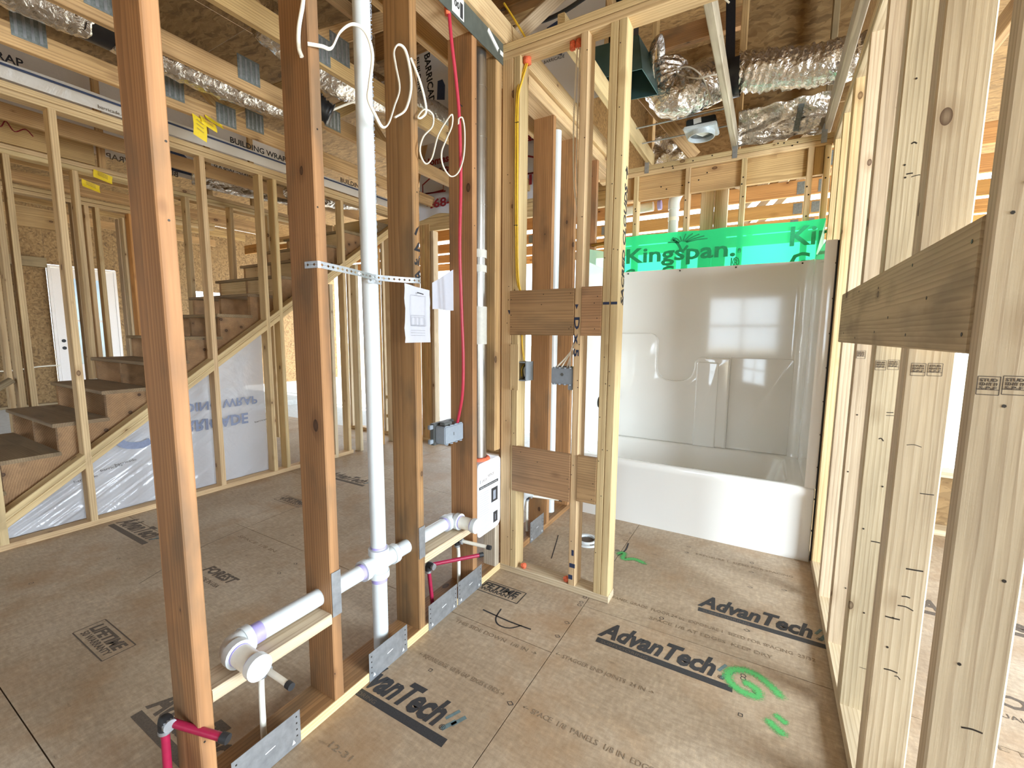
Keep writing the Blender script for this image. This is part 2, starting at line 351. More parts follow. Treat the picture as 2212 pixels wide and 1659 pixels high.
def prism(name, poly, d, mat, parent=None, bev=0, seg=2):
    """poly: planar 3-D outline, pushed along d"""
    d = V(d); n = len(poly); v = [V(p) for p in poly]; v = v+[p+d for p in v]
    f = [tuple(range(n-1, -1, -1)), tuple(range(n, 2*n))]+[(i, (i+1) % n, (i+1) % n+n, i+n) for i in range(n)]
    o = obj(name, v, f, mat, parent)
    if bev: bevel_obj(o, bev, seg)
    return o
def text(s, size, mat, parent, origin, right, upv, name='lettering', bold=0.0, shear=0.0, align='LEFT', width=None, thick=.0004, sx=1.0, space=1.0):
    cu = bpy.data.curves.new('t', 'FONT'); cu.body = s; cu.size = size; cu.offset = bold; cu.shear = shear; cu.align_x = align; cu.extrude = thick; cu.resolution_u = 2; cu.space_character = space
    to = bpy.data.objects.new('t', cu); COL.objects.link(to); bpy.context.view_layer.update()
    me = bpy.data.meshes.new_from_object(to.evaluated_get(bpy.context.evaluated_depsgraph_get())); bpy.data.objects.remove(to)
    if width:
        xs = [v.co.x for v in me.vertices]; k = width/(max(xs)-min(xs))
        for v in me.vertices: v.co.x *= k
    me.materials.clear(); me.materials.append(MATS[mat])
    R_, U_ = V(right).normalized(), V(upv).normalized(); Z_ = R_.cross(U_)
    o = bpy.data.objects.new(name, me); COL.objects.link(o); o.parent = parent
    m = Matrix((R_*sx, U_, Z_)).transposed().to_4x4(); m.translation = V(origin)-wl(parent); o.matrix_local = m; return o
def stroke(name, pts, w, mat, parent, normal, smooth=6, edge=False, closed=False):
    """a thin painted or inked line lying on a surface"""
    P = catmull(pts, smooth) if smooth else [V(p) for p in pts]; nrm = V(normal); vs, fs, ed = [], [], []
    rows = 3 if edge else 2
    for i, p in enumerate(P):
        d = (P[min(i+1, len(P)-1)]-P[max(i-1, 0)]).normalized(); s = nrm.cross(d).normalized()
        e = min(1, min(i, len(P)-1-i)/3+.1)
        if edge:
            vs += [p-s*w, p, p+s*w]; ed += [0, e, 0]
        else: vs += [p-s*w/2, p+s*w/2]
    for i in range(len(P)-1):
        for k in range(rows-1): fs.append((i*rows+k, i*rows+k+1, (i+1)*rows+k+1, (i+1)*rows+k))
    o = obj(name, vs, fs, mat, parent)
    if edge:
        at = o.data.attributes.new('edge', 'FLOAT', 'POINT'); at.data.foreach_set('value', ed)
    return o
def sheet(name, fn, nu, nv, mat, parent=None, th=.0008):
    vs = [V(fn(u/nu, v/nv)) for u in range(nu+1) for v in range(nv+1)]; fs = []
    for u in range(nu):
        for v in range(nv): a = u*(nv+1)+v; fs.append((a, a+1, a+nv+2, a+nv+1))
    o = obj(name, vs, fs, mat, parent, smooth='all'); return o
NZ = lambda x, y, z=0: noise.noise(V((x, y, z)))
UX, UY, UZ = V((1, 0, 0)), V((0, 1, 0)), V((0, 0, 1))

# ================================================================ SETTING
# ---- ground, floor
g = box('ground', -60, 60, -60, 60, -.62, -.5, 'sand'); tag(g, 'pale sandy ground outside the unfinished house', 'ground', kind='structure')
FL = thing('floor', (0, 0, 0), 'tan subfloor sheets with printed logos, seams and dirt', 'floor', kind='structure')
box('gap_shade_sheet', -8, 3.6, -3.0, 4.12, -.1, -.024, 'dark_void', FL)  # dark sheet standing in for the shade in the panel gaps
xs = [-8.0, -5.576, -3.138, -.70, 1.738, 3.6]
for i in range(5):
    y = (.331 if i % 2 else .94)-1.219*3
    off = {0: .3, 1: .0, 2: 0.331, 3: .70, 4: .33}[i]; ys = [v for v in [off+1.219*k for k in range(-3, 4)] if -2.6 < v < 4.1]
    ys = [-3.0]+ys+[4.1]
    for a, b in zip(ys, ys[1:]):
        if b-a > .05: box('floor_panel', xs[i]+.0018, xs[i+1]-.0018, a+.0018, b-.0018, -.02, 0, 'subfloor', FL)
box('concrete_slab', -11, -8.004, -3.0, 8.6, -.14, -.001, 'concrete', FL)
PO = box('porch_slab', -8, 5, 4.14, 9.2, -.25, -.1, 'concrete'); tag(PO, 'pale concrete slab outside beyond the back wall studs', 'slab', kind='structure')

def ftext(s, x, y, size, mat='ink', width=None, bold=.0, shear=0.0, name='printed_lettering'):
    return text(s, size, mat, FL, (x, y, .0006), UX, UY, name, bold, shear, width=width, thick=.0002)
def frect(x0, y0, x1, y1, w, mat):
    for a, b in (((x0, y0), (x1, y0)), ((x1, y0), (x1, y1)), ((x1, y1), (x0, y1)), ((x0, y1), (x0, y0))):
        stroke('printed_line', [(*a, .0006), (*b, .0006)], w, mat, FL, UZ, 0)
def logo(x, y, k=1.0, mat='ink'):
    ftext('AdvanTech', x+.012*k, y+.014*k, .145*k, mat, .475*k, .0055*k, .32)
    ftext('\u00ae', x+.49*k, y+.012*k, .03*k, mat)
    box('printed_bar', x+.012*k, x+.545*k, y-.036*k, y-.004*k, .0002, .0007, mat, FL)
    for j, (dx, dy, r) in enumerate(((.515, .045, .02), (.535, .075, .018), (.502, .085, .015))):
        stroke('printed_leaf', [(x+(dx-.012)*k, y+(dy-.03)*k, .0006), (x+(dx+.012)*k, y+(dy+.02)*k, .0006)], r*k*.8, 'ink_teal', FL, UZ, 0)
    ftext('SUBFLOORING', x+.03*k, y-.03*k, .022*k, 'ink_soft', .2*k)
logo(-.577, 1.745); logo(-.223, 2.205); logo(-1.37, 1.02); logo(-1.83, .56, 1.0, 'ink_soft'); logo(-3.83, 1.12, 1.0, 'ink_soft'); logo(-.62, .55); logo(.78, 1.62); logo(.72, 2.75, 1, 'ink_soft'); logo(-3.5, 2.55, 1, 'ink_soft')
def warranty(x0, y0, x1, y1, mat='ink_soft'):
    frect(x0, y0, x1, y1, .005, mat)
    ftext('LIFETIME', x0+.02, y0+(y1-y0)*.45, .062, mat, (x1-x0)*.86, .0025, .15); ftext('50 WARRANTY', x0+.03, y0+.016, .036, mat, (x1-x0)*.82, .0008)
warranty(-1.30, 1.765, -.99, 1.865, 'ink'); warranty(-2.56, .575, -2.235, .685); warranty(-3.32, 1.95, -3.0, 2.05); warranty(1.1, 1.2, 1.42, 1.3)
ftext('FOREST', -2.65, 1.13, .075, 'ink_soft', .28, .003, .2); ftext('MADE IN USA', -2.6, 1.075, .035, 'ink_soft', .2)
ftext('OVER', .80, 2.15, .1, 'ink_soft', .3, .003, .15); ftext('QUALITY TESTED', .76, 2.08, .035, 'ink_soft', .3)
for x, y, s, w in ((-1.17, 1.255, '\u2190 SQUARE EDGE  1/8 IN GAP  EDGES & ENDS \u2192', .41), (-.675, 1.245, '\u2190 SPACE  1/8  PANELS  1/8 IN  EDGES \u2192', .5), (-1.17, 1.50, 'THIS SIDE DOWN  1/8 IN \u2192', .42), (-.685, 1.545, '\u2190 STAGGER END JOINTS  24 IN \u2192', .4), (-.6, 2.055, 'PANEL GRADE  FLOOR 24 oc  EXPOSURE 1  SIZED FOR SPACING  23/32', .85), (-.4, 1.985, 'SPACE 1/8 AT EDGES  KEEP DRY', .5), (-1.15, .80, '12-31', .1), (-2.9, 1.45, 'SPACE 1/8 IN', .4), (.6, 1.9, 'SPACE 1/8 AT EDGES', .5), (.6, 1.0, 'EXPOSURE 1  23/32', .5), (-.3, 2.75, 'EXPOSURE 1  SIZED FOR SPACING', .5)):
    ftext(s, x, y, .03, 'ink_faint', w, .0003)
random.seed(3)
for k in range(46):                                            # little printed nailing marks
    x = random.choice([-.72, -.35, .0, random.uniform(-1.1, .3), random.uniform(-3.6, -1.5)]); y = random.uniform(.5, 2.9)
    if abs(x+1.3) < .12: continue
    r = .009; kind = random.random()
    pts = [(x+r*math.cos(a*math.pi/2+(0 if kind < .5 else .78))*(1.4 if kind < .5 else 1), y+r*math.sin(a*math.pi/2+(0 if kind < .5 else .78)), .0006) for a in range(5)] if kind < .7 else [(x+r*math.cos(a*math.pi/4), y+r*math.sin(a*math.pi/4), .0006) for a in range(9)]
    stroke('printed_mark', pts, .0028, 'ink', FL, UZ, 0)
stroke('pencil_mark', [(-1.107, 1.64, .0007), (-.96, 1.63, .0007), (-.841, 1.633, .0007)], .008, 'marker', FL, UZ, 3)
stroke('pencil_mark', [(-1.034, 1.69, .0007), (-1.02, 1.62, .0007), (-.985, 1.585, .0007), (-.93, 1.59, .0007), (-.89, 1.635, .0007)], .007, 'marker', FL, UZ)
stroke('pencil_mark', [(-.70, 2.49, .0007), (-.68, 2.58, .0007), (-.69, 2.68, .0007)], .01, 'marker', FL, UZ, 3)
stroke('pencil_mark', [(-1.12, 2.55, .0007), (-1.08, 2.42, .0007), (-1.03, 2.25, .0007)], .006, 'marker', FL, UZ, 3)
stroke('floor_crack', [(-2.78, .89, .0007), (-2.95, 1.3, .0007), (-3.02, 2.0, .0007)], .004, 'ink_soft', FL, UZ, 3)
stroke('paint_mark', [(x, y, .0009) for x, y in [(.135, 1.765), (.10, 1.81), (.05, 1.85), (0, 1.855), (-.045, 1.825), (-.05, 1.775), (-.01, 1.735), (.045, 1.735), (.05, 1.765), (.02, 1.785), (-.005, 1.78)]], .026, 'spray_green', FL, UZ, 6, True)
stroke('paint_mark', [(.075, 1.65, .0009), (.105, 1.62, .0009), (.14, 1.595, .0009)], .024, 'spray_green', FL, UZ, 6, True)
stroke('paint_mark', [(.10, 1.685, .0009), (.125, 1.665, .0009), (.145, 1.655, .0009)], .02, 'spray_green', FL, UZ, 6, True)
stroke('paint_mark', [(-.72, 2.50, .0009), (-.68, 2.54, .0009), (-.66, 2.47, .0009), (-.6, 2.50, .0009), (-.52, 2.47, .0009)], .026, 'spray_green', FL, UZ, 6, True)

# ---- left plumbing wall
WLt = thing('wall_left', (-1.3, 1.5, 0), 'open plumbing wall of reddish wide studs between the two rooms', 'wall', kind='structure')
def part_label(o, s): o['label'] = s; return o
lumber('bottom_plate', -1.371, -1.231, -.9, 3.86, 0, .038, 'wood_red', WLt); lumber('bottom_plate', -1.2345, -1.2295, .3, 2.0, 0.001, .0375, 'wood_pale', WLt)
for y in (.488, .902, 1.335, 1.735):
    lumber('stud', -1.371, -1.231, y, y+.038, .038, 2.667, 'wood_red', WLt)
lumber('stud', -1.371, -1.231, 1.935, 1.990, .70, 2.667, 'wood_truss', WLt)
part_label(lumber('stud', -1.31, -1.231, 1.945, 1.985, .038, .27, 'wood_old', WLt), 'short rough stud offcut under the white vent box')
for y in (2.60, 2.965, 3.40): lumber('stud', -1.371, -1.231, y, y+.038, .038, 2.667, 'wood_red', WLt)
lumber('stud', -1.371, -1.333, 2.20, 2.289, .038, 2.667, 'wood_red', WLt)
lumber('top_plate', -1.371, -1.231, -.9, 3.86, 2.667, 2.704, 'wood_pale', WLt); lumber('top_plate', -1.371, -1.231, -.9, 3.86, 2.706, 2.743, 'wood_pale', WLt)
for y0, y1, z in ((.5265, .9015, .3455), (1.3735, 1.735, .3425)): lumber('blocking', -1.32, -1.231, y0, y1, z-.019, z+.019, 'wood_white', WLt)
for c, z in (('7', 1.715), ('2', 1.655), ('5/', 1.60), ('8', 1.545)):
    text(c, .062, 'marker', WLt, (-1.2305, 1.338, z-.004), UY, (0, .15, 1), 'handwriting', .0022, width=.031)
# ---- partition by the vanity
WM = thing('wall_middle', (-.9, 2.03, 0), 'short pale stud partition between the sink and the toilet', 'wall', kind='structure')
lumber('bottom_plate', -1.231, -.602, 1.993, 2.082, 0, .038, 'wood_white', WM)
lumber('stud', -1.2295, -1.167, 1.993, 2.082, .038, 2.667, 'wood_pale', WM)
for x in (-1.1655, -.817, -.681, -.6425): lumber('stud', x, x+.038, 1.993, 2.082, .038, 2.667, 'wood_pale', WM)
lumber('top_plate', -1.231, .297, 1.993, 2.082, 2.667, 2.704, 'wood_pale', WM); lumber('top_plate', -1.371, .38, 1.993, 2.082, 2.706, 2.743, 'wood_pale', WM)
for x0, x1, z0, z1 in ((-1.173, -.8185, 1.318, 1.545), (-.7785, -.6815, 1.318, 1.548), (-1.153, -.8185, .479, .728), (-.7785, -.6815, .495, .73)):
    o = lumber('blocking', x0, x1, 1.987, 2.006, z0, z1, 'wood_block', WM, 0)
text('SACRED CLOUDS \u2192', .055, 'marker', WM, (-.6035, 2.072, 1.46), UZ, -UY, 'handwriting', .0016, .2, width=.62)
text('D x 5', .036, 'marker_blue', WM, (-.814, 1.9925, 1.41), -UZ, UX, 'handwriting', .001, 0, width=.19)
for x0, z0 in ((-1.18, 1.435), (-.805, 1.455)): prism('layout_mark', [(x0-.009, 1.9925, z0+.012), (x0+.009, 1.9925, z0+.012), (x0, 1.9925, z0-.012)], (0, .0006, 0), 'marker_blue', WM)
for x0 in (-.675, -.638): box('layout_mark', x0, x0+.03, 1.9922, 1.993, 1.462, 1.474, 'marker_blue', WM)
for x0, z0, w, h in ((-.81, .135, .03, .022), (-.814, .07, .022, .024), (-.80, .2, .012, .03)): box('ink_smudge', x0, x0+w, 1.9922, 1.993, z0, z0+h, 'marker_blue', WM)
# ---- right wall
WR = thing('wall_right', (.34, 2.0, 0), 'row of pale studs with a weathered backing board along the bath', 'wall', kind='structure')
lumber('bottom_plate', .297, .386, .2, 3.86, 0, .038, 'wood_white', WR)
for y in (1.006, 1.424, 1.803, 2.167, 2.55): lumber('stud', .297, .386, y, y+.038, .038, 2.63, 'wood_white', WR)
for y in (1.463, 1.842): lumber('stud', .30, .386, y, y+.038, .038, 2.63, 'wood_white', WR)
for y in (2.94, 2.979, 3.35, 3.75): lumber('stud', .297, .386, y, y+.038, .038, 2.63, 'wood_pale', WR)
lumber('top_plate', .297, .386, .2, 3.86, 2.63, 2.667, 'wood_white', WR); lumber('top_plate', .297, .386, .2, 3.86, 2.669, 2.706, 'wood_pale', WR)
part_label(lumber('backing_board', .2935, .3125, 1.0445, 2.66, 1.297, 1.527, 'wood_board', WR), 'weathered grey-brown backing board across the pale studs')
def stamp(x, y, z, w, h, parent):
    for a, b in (((x, z), (x+w, z)), ((x+w, z), (x+w, z+h)), ((x+w, z+h), (x, z+h)), ((x, z+h), (x, z)), ((x, z+h*.28), (x+w, z+h*.28))):
        stroke('grade_stamp', [(a[0], y, a[1]), (b[0], y, b[1])], .0012, 'ink_soft', parent, -UY, 0)
    for i, s in enumerate(('STUD', 'KD-HT 19', 'S-P-F')): text(s, h*.24, 'ink_soft', parent, (x+w*.1, y-.0002, z+h*(.72-.22*i)), UX, UZ, 'grade_stamp', .0002, width=w*.78)
for x, y, z in ((.3015, 1.0055, 1.232), (.331, 1.0055, 1.234), (.3075, 1.4235, 1.231), (.338, 1.4235, 1.232), (.302, 1.8025, 1.219), (.333, 1.8025, 1.222), (.303, 2.1665, 1.24)): stamp(x, y, z, .0265, .03, WR)
# ---- wall behind the bath
WB = thing('wall_back', (-.45, 3.9, 0), 'open stud wall behind the white bath surround', 'wall', kind='structure')
lumber('bottom_plate', -1.231, .297, 3.86, 3.949, 0, .038, 'wood_pale', WB)
for x in (-1.07, -.66, -.262, .155, .255): lumber('stud', x, x+.038, 3.86, 3.949, .038, 2.646, 'wood_pale', WB)
lumber('top_plate', -1.371, .386, 3.86, 3.949, 2.646, 2.683, 'wood_pale', WB); lumber('top_plate', -1.371, .386, 3.86, 3.949, 2.685, 2.722, 'wood_pale', WB)
for x0, x1, z0 in ((-1.23, -1.071, 2.47), (-1.031, -.661, 2.455), (-.621, -.263, 2.46), (-.223, .154, 2.46), (.194, .254, 2.46)):
    lumber('header_block', x0, x1, 3.885, 3.923, z0, 2.645, 'wood_truss', WB)
for x in (-.56, -.455): lumber('post', x, x+.10, 4.05, 4.09, -.1, 2.6, 'wood_white', WB)
for x in (-.985, -.33, .225):
    o = prism('truss_clip', [(x, 3.8595, 2.66), (x+.035, 3.8595, 2.66), (x+.035, 3.8595, 2.77), (x+.012, 3.8595, 2.79), (x, 3.8595, 2.75)], (0, -.0015, 0), 'galv', WB)
def nails(parent, pts, normal, r=.0026):
    vs, fs = [], []; n = V(normal)
    for p in pts: g_ = tube_g([V(p)+n*.0002, V(p)+n*.0009], r, 6); vs, fs = merge((vs, fs), g_)
    o = obj('nail_head', vs, fs, 'nail', parent); o['kind'] = 'stuff'
random.seed(11)
rn = random.uniform
nails(WM, [(x0+rn(.006, .032), 1.993, rn(.1, 2.6)) for x0 in (-1.204, -1.1655, -.817, -.681, -.6425) for _ in range(9)]+[(x, 1.987, z) for x, z in ((-1.165, 1.50), (-1.165, 1.42), (-1.165, 1.36), (-.99, 1.47), (-.98, 1.52), (-.84, 1.35), (-.83, 1.36), (-.835, 1.52), (-.71, 1.35), (-.70, 1.40), (-.715, 1.47), (-.70, 1.50), (-.83, .60), (-.82, .55), (-1.1, .70), (-1.0, .66), (-.70, .52), (-.695, .6))], (0, -1, 0))
nails(WR, [(rn(.31, .38), y, rn(.15, 2.5)) for y in (1.006, 1.424, 1.803, 2.167) for _ in range(7)], (0, -1, 0), .003)
nails(WR, [(.2935, y, z) for y, z in ((1.07, 1.33), (1.075, 1.49), (1.44, 1.33), (1.445, 1.5), (1.82, 1.34), (1.825, 1.48), (2.18, 1.32), (2.19, 1.5), (2.5, 1.34), (2.6, 1.45), (1.3, 1.41), (1.65, 1.38))], (-1, 0, 0), .004)
nails(WLt, [(-1.231, y+rn(.008, .03), rn(.15, 2.6)) for y in (.488, .902, 1.335, 1.735) for _ in range(4)], (1, 0, 0), .003)
nails(WB, [(x+.019+rn(-.01, .01), 3.86, rn(2.05, 2.6)) for x in (-1.07, -.66, -.262, .155, .255) for _ in range(3)]+[(rn(-1.0, .2), 3.86, rn(2.655, 2.715)) for _ in range(10)]+[(rn(-1.0, -.3), 3.885, rn(2.5, 2.6)) for _ in range(5)], (0, -1, 0), .006)
for i in range(20):
    y = random.choice((1.006, 1.424, 1.424, 1.803, 1.803)); z = rn(.15, 1.25) if i < 15 else rn(1.6, 2.4); x = rn(.30, .36); l = rn(.012, .035)
    stroke('bark_check', [(x, y-.0004, z), (x+l*.5, y-.0004, z+rn(-.002, .004)), (x+l, y-.0004, z+rn(-.006, .002))], rn(.0015, .004), 'nail', WR, -UY, 3)
# ---- stair wall
WS = thing('wall_stair', (-3.92, 1.8, 0), 'pale stud wall beside the staircase with a sloping plate', 'wall', kind='structure')
lumber('bottom_plate', -3.97, -3.88, -.3, 3.2, 0, .038, 'wood_pale', WS)
for y in (.612, 1.02, 1.43, 1.845, 2.30, 2.425, 3.14): lumber('stud', -3.97, -3.88, y, y+.038, .038, 2.667, 'wood_pale', WS)
lumber('top_plate', -3.97, -3.88, -.3, 4.05, 2.667, 2.704, 'wood_pale', WS); lumber('top_plate', -3.97, -3.88, -.3, 4.05, 2.706, 2.743, 'wood_pale', WS)
SL = .727
zb = lambda y: .52+SL*(y-.655)-.285
for dz in (-.024, -.072): stick('sloping_plate', (-3.93, .62, zb(.62)+dz), (-3.93, 4.0, zb(4.0)+dz), .038, .10, (0, 0, 1), 'wood_pale', WS)
for y in (2.62, 2.72, 2.85, 2.97, 3.3, 3.5, 3.62, 3.8): lumber('stud', -3.97, -3.88, y, y+.038, .0, zb(y)-.11, random.choice(['wood_white', 'wood_pale', 'wood_orange']), WS)
WF = thing('wall_far', (-5.15, 2.0, 0), 'far pale stud wall on the other side of the staircase', 'wall', kind='structure')
for y in (1.00, 1.062, 1.45, 2.27, 2.69, 3.1, 3.5): lumber('stud', -5.19, -5.10, y, y+.038, .038 if y < 1.2 or y > 1.9 else .9, 2.65, 'wood_pale', WF)
for z in (2.65, 2.689): lumber('top_plate', -5.19, -5.10, -.6, 4.05, z, z+.037, 'wood_pale', WF)
lumber('beam', -5.13, -5.09, -.6, 1.60, 2.73, 2.93, 'wood_truss', WF); lumber('top_plate', -5.19, -5.09, -.6, 1.60, 2.932, 2.97, 'wood_pale', WF)
stroke('handwriting', [(-5.0895, 1.03, 2.88), (-5.0895, 1.07, 2.84), (-5.0895, 1.10, 2.89), (-5.0895, 1.14, 2.83), (-5.0895, 1.2, 2.87), (-5.0895, 1.24, 2.83)], .008, 'ink_red', WF, UX, 5)
for y in (1.64, 2.5, 2.95, 3.4): lumber('stud', -5.17, -5.13, y, y+.05, 2.73, 3.6, 'wood_truss', WF)
stick('rail', (-5.14, .55, .62), (-5.14, .98, .93), .09, .038, (1, 0, 0), 'wood_grey', WF)
# ---- back wall of the neighbouring room and its far framing
WK = thing('wall_rear', (-3, 4.05, 0), 'bare rear stud wall letting daylight through', 'wall', kind='structure')
for x0, x1 in ((-5.1, -4.02), (-3.75, -2.85), (-2.7, -1.4)): lumber('bottom_plate', x0, x1, 4.05, 4.14, 0, .038, 'wood_pale', WK)
for i in range(4): lumber('stud', -3.64+.0385*i, -3.64+.0385*(i+1)-.0005, 4.05, 4.14, .038, 2.58, 'wood_truss', WK)
for x in (-3.47, -3.17, -2.86, -2.45, -2.05, -1.65, -4.06, -4.30, -4.62, -4.95): lumber('stud', x, x+.038, 4.05, 4.14, .038, 2.5, 'wood_white', WK)
for x0 in (-5.2,): lumber('header', x0, -1.371, 4.055, 4.10, 2.5, 2.64, 'wood_pale', WK)
for z in (2.645, 2.684): lumber('top_plate', -6.5, -1.371, 4.05, 4.14, z, z+.037, 'wood_pale', WK)
lumber('blocking', -4.30, -4.02, 4.06, 4.10, .47, .51, 'wood_pale', WK); lumber('blocking', -4.30, -4.02, 4.06, 4.10, .22, .26, 'wood_pale', WK)
WH = thing('wall_hall', (-6.5, 2, 0), 'framing of a distant doorway beyond the staircase', 'wall', kind='structure')
for y, m_ in ((1.72, 'wood_pale'), (1.80, 'wood_white'), (1.90, 'wood_pale'), (1.99, 'wood_pale'), (2.28, 'wood_orange'), (2.33, 'wood_pale')): lumber('stud', -6.55, -6.45, y, y+.038, 0, 2.66, m_, WH)
for x in (-6.60, -6.75, -6.87): lumber('stud', x-.09, x, 2.32, 2.36, 0, 2.66, 'wood_white', WH)
for z in (2.66, 2.70, 2.80): lumber('top_plate', -6.56, -6.45, -.8, 3.2, z, z+.037, 'wood_pale', WH)
lumber('header', -6.52, -6.48, -.8, 1.7, 2.35, 2.55, 'wood_truss', WH); lumber('stud', -6.55, -6.45, 1.2, 1.238, 0, 2.3, 'wood_pale', WH)
WW = thing('wall_west', (-11, 1, 0), 'distant outside wall of raw strand board with brown studs', 'wall', kind='structure')
def panel_wall(parent, axis, c, th, u0, u1, z1, holes, zs=(0, 1.22, 2.44)):
    """strand board sheets cut round openings; holes = (u0, u1, z0, z1)"""
    us = sorted({u0, u1, *[u0+1.22*k for k in range(1, int((u1-u0)/1.22)+1)], *[h[0] for h in holes], *[h[1] for h in holes]})
    for a, b in zip(us, us[1:]):
        if b-a < .02: continue
        zz = sorted({0, z1, *[h[2] for h in holes if h[0] <= a+.001 and h[1] >= b-.001], *[h[3] for h in holes if h[0] <= a+.001 and h[1] >= b-.001]})
        for p, q in zip(zz, zz[1:]):
            if any(h[0] <= a+.001 and h[1] >= b-.001 and h[2] <= p+.001 and h[3] >= q-.001 for h in holes): continue
            if axis == 'X': box('wall_panel', c-th, c, a+.001, b-.001, p, q, 'osb', parent)
            else: box('wall_panel', a+.001, b-.001, c-th, c, p, q, 'osb', parent)
panel_wall(WW, 'X', -11.01, .015, -3.0, 8.6, 3.69, [(2.655, 3.605, 0, 2.47), (4.9, 5.75, 1.3, 2.2)])
WE = thing('wall_east', (3.6, 1, 0), 'strand board outside wall with window openings beside the bath room', 'wall', kind='structure')
panel_wall(WE, 'X', 3.615, .015, -3.0, 4.0, 3.69, [(.15, 2.0, .45, 2.25), (-2.2, -.9, .6, 2.2)])
WO = thing('wall_south_unseen', (0, -3, 0), 'unseen strand board wall with openings, added behind the viewer to limit daylight', 'wall', kind='structure')  # unseen wall added to limit the daylight coming from behind the camera
panel_wall(WO, 'Y', -3.0, .015, -11, 3.6, 3.69, [(-1.2, -.42, .95, 2.1), (.5, 1.0, .0, 2.3), (-5.2, -4.3, .5, 2.3), (-9.4, -8.2, .5, 2.3), (1.6, 2.8, .6, 2.3)])
lumber('window_sash', -1.2, -.42, -3.01, -2.99, 1.50, 1.55, 'door_white', WO); lumber('window_sash', -.83, -.79, -3.01, -2.99, .95, 2.1, 'door_white', WO)
for k in range(12):
    y = -2.2+.45*k
    if not 2.6 < y < 3.65: lumber('stud', -11.009, -10.87, y, y+.045, .04, 2.55, 'wood_grey', WW)
lumber('header', -11.009, -10.90, -2.5, 2.65, 2.40, 2.56, 'wood_grey', WW); lumber('bottom_plate', -11.009, -10.87, -2.5, 2.6, 0, .04, 'wood_grey', WW)
# ---- strand-board back wall of the room on the other side, with its window opening
WN = thing('wall_north', (1.8, 4, 0), 'raw strand board wall with a bright window opening', 'wall', kind='structure')
box('wall_panel', .40, 1.62, 4.0, 4.015, 0, .435, 'osb', WN); box('wall_panel', 1.623, 2.84, 4.0, 4.015, 0, .435, 'osb', WN); box('wall_panel', 2.6, 3.6, 4.0, 4.015, .438, 2.9, 'osb', WN); box('wall_panel', .40, 1.04, 4.0, 4.015, .438, 2.0, 'osb', WN)
lumber('bottom_plate', .40, 3.58, 3.87, 3.998, 0, .038, 'wood_white', WN); lumber('sill_plate', 1.04, 2.6, 3.87, 3.998, .40, .437, 'wood_white', WN)
for x in (1.00, 1.40, 1.8, 2.2, 2.6): lumber('stud', x, x+.038, 3.87, 3.998, .038, .40, 'wood_white', WN)

# ---- ceiling: trusses, deck
CE = thing('ceiling', (0, 1, 2.743), 'open roof trusses with metal joint plates under strand board', 'ceiling', kind='structure')
def truss(x, y0, y1, zt, full=True, mat='wood_truss', ph=0.0):
    T = bpy.data.objects.new('truss', None); T.empty_display_size = .05; COL.objects.link(T); T.parent = CE; T.location = V((x, y0, 2.745))-wl(CE); WORLD_LOC[T.name] = V((x, y0, 2.745))
    lumber('chord', x-.019, x+.019, y0, y1, 2.745, 2.855, mat, T)
    if full:
        lumber('chord', x-.019, x+.019, y0, y1, zt-.09, zt, mat, T)
        y = y0+ph; sgn = 1; step = .95
        while y < y1-.3:
            ya, yb = y, min(y+step, y1-.1)
            a, b = ((ya, 2.86), (yb, zt-.095)) if sgn > 0 else ((ya, zt-.095), (yb, 2.86))
            stick('web', (x, a[0], a[1]), (x, b[0], b[1]), .038, .089, (1, 0, 0), mat, T)
            if sgn < 0: plates(T, x, yb, 2.74)
            sgn = -sgn; y = yb
    return T
PLATE = None
def plates(T, x, y, z, w=.13, h=.15):
    v, f = box_g(x+.0195, x+.0212, y-w/2, y+w/2, z+.015, z+h)
    o = obj('gang_plate', v, f, 'galv_dull', T)
    vs, fs = [], []
    for i in range(4):
        a = merge((vs, fs), box_g(x+.0212, x+.0225, y-w/2+.012+i*.03, y-w/2+.024+i*.03, z+.025, z+h-.01)); vs, fs = a
    obj('plate_teeth', vs, fs, 'galv', T)
T1 = {}
for i, (x, ph) in enumerate(((-3.40, .5), (-2.79, .9), (-2.18, .35), (-1.57, .75))): T1[x] = truss(x, -2.5, 4.05, 3.70, True, 'wood_truss', ph)
for x, y in ((-2.79, .95), (-2.79, 1.62), (-2.18, 1.16), (-2.18, 1.78), (-3.40, .85), (-3.40, 1.48), (-3.40, 2.0)): plates(T1[x], x, y, 2.80 if x == -2.18 else 2.78)
for x in (-4.6, -5.7, -6.4, -7.3, -8.2): truss(x, -2.5, 4.05, 3.7, False)
for x in (-1.225, -.96): truss(x, 1.3 if x < -1 else 2.09, 4.0, 3.7, False, 'wood_pale')
truss(-.32, -2.5, 4.0, 4.2, False, 'wood_old'); truss(.262, -2.5, 4.0, 4.2, False, 'wood_old')
for x in (.87, 1.48, 2.09, 2.7): truss(x, -2.5, 4.0, 3.7, False)
for y in (4.72, 5.50, 6.35, 7.2, 8.1):
    T = bpy.data.objects.new('truss', None); COL.objects.link(T); T.parent = CE; T.location = V((0, y, 2.75))-wl(CE); WORLD_LOC[T.name] = V((0, y, 2.75))
    lumber('chord', -8.5, -3.0, y-.019, y+.019, 2.745, 2.90, 'wood_orange', T); lumber('chord', -2.998, 4.2, y-.019, y+.019, 2.745, 2.90, 'wood_orange', T)
    for x in (.15, .33, -2.2, -3.4): obj('gang_plate', *box_g(x, x+.09, y-.0215, y-.0195, 2.76, 2.88), 'galv_dull', T)
    if y > 4.8: stick('web', (-.4, y, 2.9), (.3, y, 3.7), .038, .089, (0, 1, 0), 'wood_white', T)
